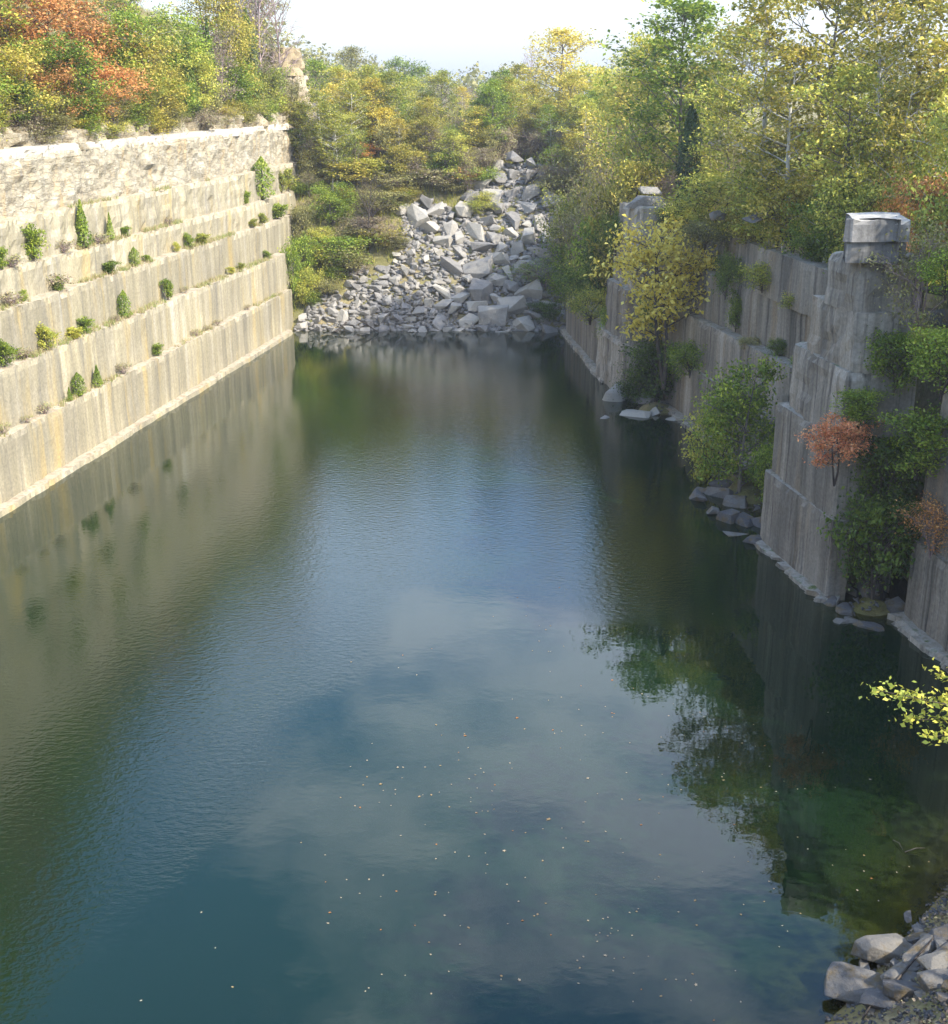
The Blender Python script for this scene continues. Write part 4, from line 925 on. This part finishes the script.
for i, (x, y, s) in enumerate(placed):
    z = (y - 108.9) * .78 + s * .16 + q.uniform(0, .12)
    if y < 109.2: z = max(z, .05)
    rot = (q.uniform(-.5, .5) + R(20), q.uniform(-.5, .5), q.uniform(0, 6.28))
    o = rock(x, y, z, s * q.uniform(.95, 1.2), s * q.uniform(.9, 1.15), s * q.uniform(.75, 1.1), rot, label='grey limestone block lying in the rubble slope at the far end', group='broken blocks of the rubble slope', idx=q.randrange(18))
    if s >= 1.75: bigs.append(o)
rank_labels(bigs, '{} very large boulder from the left in the far rubble slope')
for o in bigs: o['group'] = 'very large boulders of the rubble slope'
# small stones between the boulders: uncountable
def stones(name, pts, smin, smax, mat, label, seed, cat='rubble'):
    qq = random.Random(seed); V, Fc = [], []
    base = []
    for _ in range(6):
        bm = hull_rock(qq, 1, .85, .65, 9, 0); bmesh.ops.triangulate(bm, faces=bm.faces); bm.verts.index_update()
        base.append(([v.co.copy() for v in bm.verts], [tuple(v.index for v in f.verts) for f in bm.faces])); bm.free()
    for x, y, z in pts:
        vs, fs = qq.choice(base); s = qq.uniform(smin, smax)
        Mx = Matrix.Translation((x, y, z)) @ Matrix.Rotation(qq.uniform(0, 6), 4, 'Z') @ Matrix.Rotation(qq.uniform(-.6, .6), 4, 'X') @ Matrix.Diagonal((s * qq.uniform(.8, 1.4), s, s * qq.uniform(.6, 1.1), 1))
        b = len(V); V += [tuple(Mx @ v) for v in vs]; Fc += [tuple(b + k for k in f) for f in fs]
    o = link(name, np_mesh(name, V, Fc, M[mat])); return tag(o, label, cat, kind='stuff')
pts = []
while len(pts) < 4600:
    x, y = q.uniform(-16, 13), q.uniform(108, 128)
    if inside(x, y, poly): pts.append((x, y, (y - 108.9) * .78 + q.uniform(-.15, .2)))
stones('small_rubble', pts, .28, .85, 'rubble', 'small broken stones filling the gaps of the far rubble slope', 4)
pts = []
while len(pts) < 500:
    x, y = q.uniform(-15.5, 8), q.uniform(108.2, 109.6); pts.append((x, y, (y - 108.9) * .6 + q.uniform(0, .12)))
stones('shoreline_stones', pts, .2, .5, 'rubble', 'pale small stones along the far waterline', 5)

# ---- shore rocks on the right: (px, py, size m, flat, label)
SR = [
 (617, 399, 1.5, .95, 'pale upright block at the waterline before the far pillar'), (643, 402, 1.9, .5, 'flat pale boulder right of the upright waterline block'), (605, 418, .6, .4, 'small stone low in the water by the far pillar'),
 (636, 415, 1.4, .35, 'flat slab just above water below the far pillar'), (655, 414, .9, .4, 'small slab at the right of the flat pale boulder'), (670, 420, .7, .4, 'little stone near the foot of the recessed wall'),
 (700, 500, 1.1, .5, None), (712, 512, .9, .55, None), (718, 497, 1.2, .5, None), (728, 520, 1.2, .6, None), (735, 505, 1.1, .4, None), (745, 522, 1.1, .6, None), (756, 510, .9, .6, None), (764, 524, 1.0, .6, None),
 (742, 533, 1.5, .3, None), (757, 541, 1.1, .35, None), (722, 489, 1.0, .5, None), (706, 491, .8, .5, None),
 (828, 602, .95, .5, None), (868, 600, 1.35, .8, None), (845, 610, .8, .5, None), (855, 620, 1.0, .3, None), (880, 620, .9, .4, None), (895, 612, .7, .6, None), (838, 622, .7, .3, None), (905, 622, .6, .4, None), (870, 628, .9, .25, None),
]
gA, gB = [], []
q = random.Random(9)
for px, py, s, fl, lb in SR:
    x, y, _ = at(px, py); z = max(gz(x, y), -.1) + s * fl * .2
    s *= 1.2; o = rock(x, y, z, s, s * .95, s * max(fl, .5) * 1.6, (q.uniform(-.2, .2), q.uniform(-.2, .2), q.uniform(0, 6)), 'shadedrock' if px > 690 else 'rubble', label=lb, group='shore rocks along the right side', idx=q.randrange(25))
    if lb is None: (gA if px < 790 else gB).append(o)
rank_labels(gA, '{} shore rock from the left at the foot of the recessed wall'); rank_labels(gB, '{} shore rock from the left below the near pillar front')
pts = []
for _ in range(420):
    px, py = q.choice([(q.uniform(830, 910), q.uniform(606, 628)), (q.uniform(690, 770), q.uniform(488, 545)), (q.uniform(600, 690), q.uniform(398, 426))])
    x, y, _ = at(px, py); z = gz(x, y)
    if z > -.25: pts.append((x, y, max(z, -.02) + .03))
stones('shore_stones', pts, .1, .28, 'shadedrock', 'small broken stones between the shore rocks on the right', 6)

# ---- bottom right: bank of boulders
NB = [ # px, py, sx, sy, sz, rotz, label
 (893, 950, 1.35, .85, .75, .1, 'large brown-stained slab at the top of the near boulder bank'),
 (868, 990, 1.5, 1.0, .6, -.3, 'mossy pale boulder jutting farthest into the water at the bottom right'),
 (922, 968, 1.5, .42, .45, .75, 'long narrow bluish slab lying diagonally on the near bank'),
 (905, 985, 1.3, .5, .35, .65, 'second diagonal slab lower down on the near bank'),
 (938, 985, 1.1, .4, .3, .7, 'short diagonal slab nearest the right edge on the near bank'),
 (938, 1000, .8, .7, .5, .3, 'rounded grey boulder at the right edge of the near bank'),
 (905, 1015, .9, .7, .5, .1, 'brown flat-faced boulder at the bottom of the near bank'),
 (880, 1008, .5, .4, .4, .8, 'small dark stone between larger boulders at the bottom'),
 (850, 960, .9, .7, .3, .2, 'yellow-brown slab under water beside the near boulder bank'),
 (885, 1022, .9, .5, .3, -.5, 'wedge-shaped stone at the bottom edge in the shallow water'),
 (930, 1022, .6, .6, .4, .2, 'small boulder at bottom right corner'),
 (948, 960, .8, .7, .5, .4, 'grey stone at the right edge above the diagonal slabs'),
 (915, 940, .5, .4, .3, .4, 'small stone behind the brown-stained slab'),
]
for i, (px, py, sx, sy, sz, rz, lb) in enumerate(NB):
    x, y, _ = at(px, py, .25); under = 'under water' in lb
    z = (-.28 if under else max(gz(x, y), .0) + sz * .25)
    rock(x, y, z, sx * 1.15, sy * 1.2, sz * 1.6, (q.uniform(-.25, .25), q.uniform(-.2, .2), rz), 'shadedrock', label=lb, group='boulders on the near bank', idx=18 + i % 7)
nbx = []
for i in range(26):
    for _ in range(50):
        x, y = q.uniform(8.6, 14.5), q.uniform(21.5, 29.5); z = gz(x, y)
        pxx, pyy = proj(x, y, z)
        if -.15 < z < 2.2 and pyy > 925 - (pxx - 948) * -.05 and all(math.hypot(x - a, y - b) > .42 for a, b in nbx): break
    else: continue
    nbx.append((x, y)); s_ = q.uniform(.25, .6)
    rock(x, y, z + s_ * .12, s_ * q.uniform(1, 1.5), s_ * q.uniform(.6, .9), s_ * .6, (q.uniform(-.3, .3), q.uniform(-.3, .3), q.uniform(0, 6)), 'shadedrock', idx=18 + i % 7, label='angular grey stone in the heap on the near right bank', group='angular stones heaped on the near bank')
pts = []
while len(pts) < 2600:
    x, y = q.uniform(8, 16.5), q.uniform(20, 32.5); z = gz(x, y)
    if -.35 < z < 2.6: pts.append((x, y, z + .02))
stones('bank_gravel', pts, .05, .2, 'shadedrock', 'pale gravel and broken stone on the near right bank', 8, 'gravel')
C = []
for _ in range(9000):
    x, y = rng.uniform(8.5, 18), rng.uniform(20, 33); z = gz(x, y)
    if -.05 < z < 4.5 and n3(x, y, 4, .9) > -.25: C.append((x, y, z + .02 + .05 * rng.random()))
V, Fc = leaves(np.array(C), .085, 1.2, .75)
tag(link('leaf_litter', np_mesh('leaf_litter', V, Fc, L['brush'])), 'pale brown fallen leaves littering the near right bank', 'litter', kind='stuff')
# weeds on the bank
for i, (x, y, hh, mt) in enumerate([(13.9, 29.2, .7, 'green'), (13.2, 27.6, .6, 'yelgreen'), (12.7, 26.6, .5, 'green'), (12.4, 25.3, .5, 'green')]):
    plant('weed', 'weed', mt, x, y, gz(x, y), hh, .9, 'weed', ORD[i] + ' leafy weed on the near bank, counted from the farthest', 'weeds on the near bank', cn='foliage', wn='stem')
# sticks
def stick(p0, p1, r, label):
    a, b = Vector(p0), Vector(p1); m_ = a.lerp(b, .5) + Vector((.03, .02, .05))
    v, f = tubes([[(a, r), (m_, r * .9), (b, r * .5)]], 6); o = link('stick', np_mesh('stick', [tuple(k) for k in v], f, M['barkdark'], True))
    tag(o, label, 'stick', 'fallen sticks', 'thing')
A_ = at(876, 1005, .75); B_ = at(936, 935, 1.0); stick(A_, B_, .028, 'long thin dark stick leaning diagonally across the near boulders')
A_ = at(862, 1020, .55); B_ = at(874, 1000, .8); stick(A_, B_, .022, 'short pale stick standing at the foot of the mossy boulder')
A_ = at(895, 1002, .6); B_ = at(940, 1006, .7); stick(A_, B_, .022, 'level dead branch across the bottom boulders')
stick(at(893, 840, .03), at(903, 850, .05), .015, 'small stick floating off the near bank')
stick(at(905, 852, .03), at(925, 848, .05), .015, 'thin forked stick floating close to the near bank')
stick(at(335, 332, .2), at(352, 318, .9), .07, 'bleached drift log at the left of the far waterline')
stick(at(312, 322, .5), at(345, 320, .7), .08, 'pale drift log lying level near the far left corner')
stick(at(355, 318, 1.3), at(378, 332, .1), .07, 'bleached drift log slanting down to the far waterline')

# ---- leaves floating on the water
q = random.Random(21)
LM = []
def float_leaf(k):
    n = 10; V = []
    for i in range(n):
        a = 2 * math.pi * i / n; r_ = .5 * (1 if i % 2 == 0 else .55) * (1.15 if i == 0 else 1)
        V.append((math.cos(a) * r_, math.sin(a) * r_ * .8, .04 * math.cos(3 * a + k) + .05))
    V.append((0, 0, .02)); Fc = [(i, (i + 1) % n, n) for i in range(n)]
    return V, Fc
fm = {}
for nm, c in (('pale', (.50, .39, .26)), ('tan', (.45, .30, .14)), ('orange', (.50, .20, .06))):
    m, nt = newmat('floating_leaf_' + nm); rgb = N(nt, 'ShaderNodeRGB'); rgb.outputs[0].default_value = (*c, 1); 
    nn = posnoise(nt, 6, (1, 1, 1), 2, .5); finish(nt, mix(nt, nn, rgb.outputs[0], (c[0] * .6, c[1] * .6, c[2] * .6)), rough=.6); fm[nm] = m
    V, Fc = float_leaf(len(fm)); LM.append((nm, np_mesh('fallen_leaf', V, Fc, m)))
cnt = 0
while cnt < 285:
    px, py = q.uniform(130, 948), q.uniform(570, 1024)
    wgt = .12 + .9 * math.exp(-((px - 560) / 170) ** 2 - ((py - 760) / 150) ** 2) + .7 * math.exp(-((px - 640) / 260) ** 2 - ((py - 930) / 100) ** 2)
    if px < 330 and py < 1000 - (px - 100) * .9: continue
    if py < 640 and not 480 < px < 900: continue
    if px > 830 and py < 690 or px > 815 and py > 915: continue
    if px > 780 and py < 800 and q.random() < .5: continue
    if q.random() > wgt: continue
    lx_, ly_, _ = at(px, py)
    if q.random() > .25 + 1.6 * max(0, n3(lx_, ly_, 7, .35) + .15): continue
    x, y, _ = at(px, py)
    if gz(x, y) > -.3: continue
    k = q.random(); nm, me = LM[0 if k < .62 else 1 if k < .85 else 2]
    s = q.uniform(.04, .08) * (1.0 if nm == 'pale' else 1.25) * (1.7 if q.random() < .06 else 1)
    o = link('fallen_leaf', me); o.location = (x, y, .004); o.rotation_euler = (q.uniform(-.1, .1), q.uniform(-.1, .1), q.uniform(0, 6.28)); o.scale = (s, s, s)
    tag(o, {'pale': 'pale cream leaf floating on the calm water', 'tan': 'tan brown leaf floating on the calm water', 'orange': 'orange leaf floating on the calm water'}[nm], 'leaf', nm + ' leaves floating on the water', 'thing')
    cnt += 1

# ---- dry grass on ledges and slopes: uncountable
def grass(name, pts, h, mat, label, dens=9):
    n = len(pts) * dens; P = np.repeat(np.array(pts), dens, 0) + np.concatenate([rng.normal(size=(n, 2)) * .09, np.zeros((n, 1))], 1)
    d = rng.normal(size=(n, 2)) * .3; w = rng.normal(size=(n, 2)); w /= np.linalg.norm(w, axis=1)[:, None]; w *= .025
    hh = h * rng.uniform(.4, 1.3, n)
    A = P.copy(); A[:, :2] -= w; B = P.copy(); B[:, :2] += w; T = P.copy(); T[:, :2] += d * hh[:, None]; T[:, 2] += hh
    V = np.stack([A, B, T], 1).reshape(-1, 3)
    o = link(name, np_mesh(name, V, np.arange(n * 3).reshape(-1, 3), L[mat])); return tag(o, label, 'grass', kind='stuff')
pts = []
q = random.Random(31)
for li in range(1, 6):
    z, off = LEDGE[li]; off2 = LEDGE[li + 1][1]
    for _ in range(700 if li in (2, 3, 4) else 330):
        y = q.uniform(45, 107); 
        if n3(y * .12, li * 5, 2) < (-.15 if li in (2, 3) else .05): continue
        pts.append((Lx(y) - q.uniform(off + .12, off2 - .02), y, z - .05))
grass('ledge_grass', pts, .28, 'dry', 'dry tan grass growing along the ledges of the pale wall')
pts = []
for _ in range(5200):
    y = q.uniform(60, 135); x = Lx(min(y, 127)) - q.uniform(5.2, 22); pts.append((x, y, max(gz(x, y), 18.1 if x > Lx(min(y, 127)) - 7.5 else 0) - .05))
grass('hillside_grass', pts, .7, 'dry', 'dry grass and weeds covering the left hillside', 7)
pts = []
for _ in range(6000):
    y = q.uniform(110, 150); x = q.uniform(-18, 30)
    if inside(x, y, poly): continue
    pts.append((x, y, gz(x, y) - .05))
grass('slope_undergrowth', pts, .8, 'yelgreen', 'yellowish weeds covering the slopes around the rubble', 7)
pts = []
for _ in range(7000):
    y = q.uniform(45, 110); x = Rx(y) + q.uniform(1.6, 22); pts.append((x, y, gz(x, y) - .05))
grass('rim_undergrowth', pts, .8, 'yelgreen', 'yellow-green weeds covering the right rim', 7)

# rocks on the right rim
for px, py, Y, sx, sy, sz, lb in [(652, 190, 88, 2.3, 1.5, .95, 'white flagstone slab lying above the far pillar'), (785, 192, 70, 2.6, 1.6, 1.0, 'pale grey slab among bushes on the right rim'), (772, 210, 68, 3.2, 1.6, .9, 'long tilted slab below the pale grey slab on the right rim'),
                              (718, 215, 74, 1.0, .9, .8, 'dark stone at the rim edge left of the tilted slab'), (724, 140, 86, 2.0, 1.6, 2.4, 'grey boulder standing among trees right of the columnar cedar'), (645, 202, 86, 3.0, 2.2, 1.2, 'mossy ledge block directly under the white flagstone'),
                              (940, 262, 49, 1.9, 1.4, 1.0, 'upper of the stacked blocks right of the pillar cap'), (938, 292, 48.3, 1.8, 1.4, 1.0, 'middle of the stacked blocks right of the pillar cap'), (940, 318, 47.7, 1.6, 1.4, 1.0, 'lowest of the stacked blocks right of the pillar cap')]:
    x, _, z = aty(px, py, Y)
    rock(x, Y, z, sx, sy, sz, (.05, R(-14) if 'tilted' in lb else .05, .2), 'shadedrock' if px > 660 else 'rubble', label=lb, group='loose rocks on the right rim')

# ------------------------------------------------------------------ light
SUN = Vector((.62, -.42, .66)).normalized()
sd = bpy.data.lights.new('sun', 'SUN'); sd.energy = 3.4; sd.angle = R(.55); sd.color = (1., .93, .80)
so = bpy.data.objects.new('sun', sd); col.objects.link(so)
so.rotation_euler = SUN.to_track_quat('Z', 'Y').to_euler()
w = bpy.data.worlds.new('World'); sc.world = w; w.use_nodes = True
nt = w.node_tree; nt.nodes.clear()
sk = N(nt, 'ShaderNodeTexSky'); sk.sky_type = 'NISHITA'; sk.sun_disc = False
sk.sun_elevation = math.asin(SUN.z); sk.sun_rotation = math.atan2(SUN.x, SUN.y)
sk.dust_density = 1.5; sk.air_density = 1.0; sk.altitude = 200
tc = N(nt, 'ShaderNodeTexCoord')
cl = posnoise(nt, 2.3, (1, 1, 2.6), 6, .58, src=tc.outputs['Generated'], w=1.7)
cm = ramp(nt, cl, [(.48, 0.), (.62, .72)])
hsk = N(nt, 'ShaderNodeHueSaturation'); hsk.inputs['Saturation'].default_value = 1.28; hsk.inputs['Value'].default_value = 1.5; nt.links.new(sk.outputs[0], hsk.inputs['Color'])
c = mix(nt, cm, hsk.outputs[0], (6.6, 7.4, 8.6))
sx = N(nt, 'ShaderNodeSeparateXYZ'); nt.links.new(tc.outputs['Generated'], sx.inputs[0])
c = mix(nt, ramp(nt, sx.outputs[2], [(0., .85), (.1, .55), (.3, 0.)]), c, (2.6, 2.68, 3.0))
bg = N(nt, 'ShaderNodeBackground'); bg.inputs[1].default_value = .15
nt.links.new(c, bg.inputs[0])
wo = N(nt, 'ShaderNodeOutputWorld'); nt.links.new(bg.outputs[0], wo.inputs[0])

# haze
def box(name, lo, hi):
    me = bpy.data.meshes.new(name)
    v = [(x, y, z) for z in (lo[2], hi[2]) for y in (lo[1], hi[1]) for x in (lo[0], hi[0])]
    me.from_pydata(v, [], [(0, 2, 3, 1), (4, 5, 7, 6), (0, 1, 5, 4), (2, 6, 7, 3), (0, 4, 6, 2), (1, 3, 7, 5)]); return me
hm, nt = newmat('haze'); pv = N(nt, 'ShaderNodeVolumePrincipled'); pv.inputs['Color'].default_value = (.93, .95, 1., 1); pv.inputs['Density'].default_value = .0005
pv.inputs['Anisotropy'].default_value = .35
oo = N(nt, 'ShaderNodeOutputMaterial'); nt.links.new(pv.outputs[0], oo.inputs['Volume'])
tag(link('haze', box('haze', (-1700, -400, -6), (1700, 2700, 48)), hm), kind='stuff')

sc.view_settings.view_transform = 'Standard'; sc.view_settings.look = 'None'; sc.view_settings.gamma = 1
sc.view_settings.exposure = 1.12
sc.cycles.max_bounces = 6; sc.cycles.diffuse_bounces = 3; sc.cycles.glossy_bounces = 3; sc.cycles.transparent_max_bounces = 6
sc.cycles.transmission_bounces = 2; sc.cycles.volume_bounces = 0
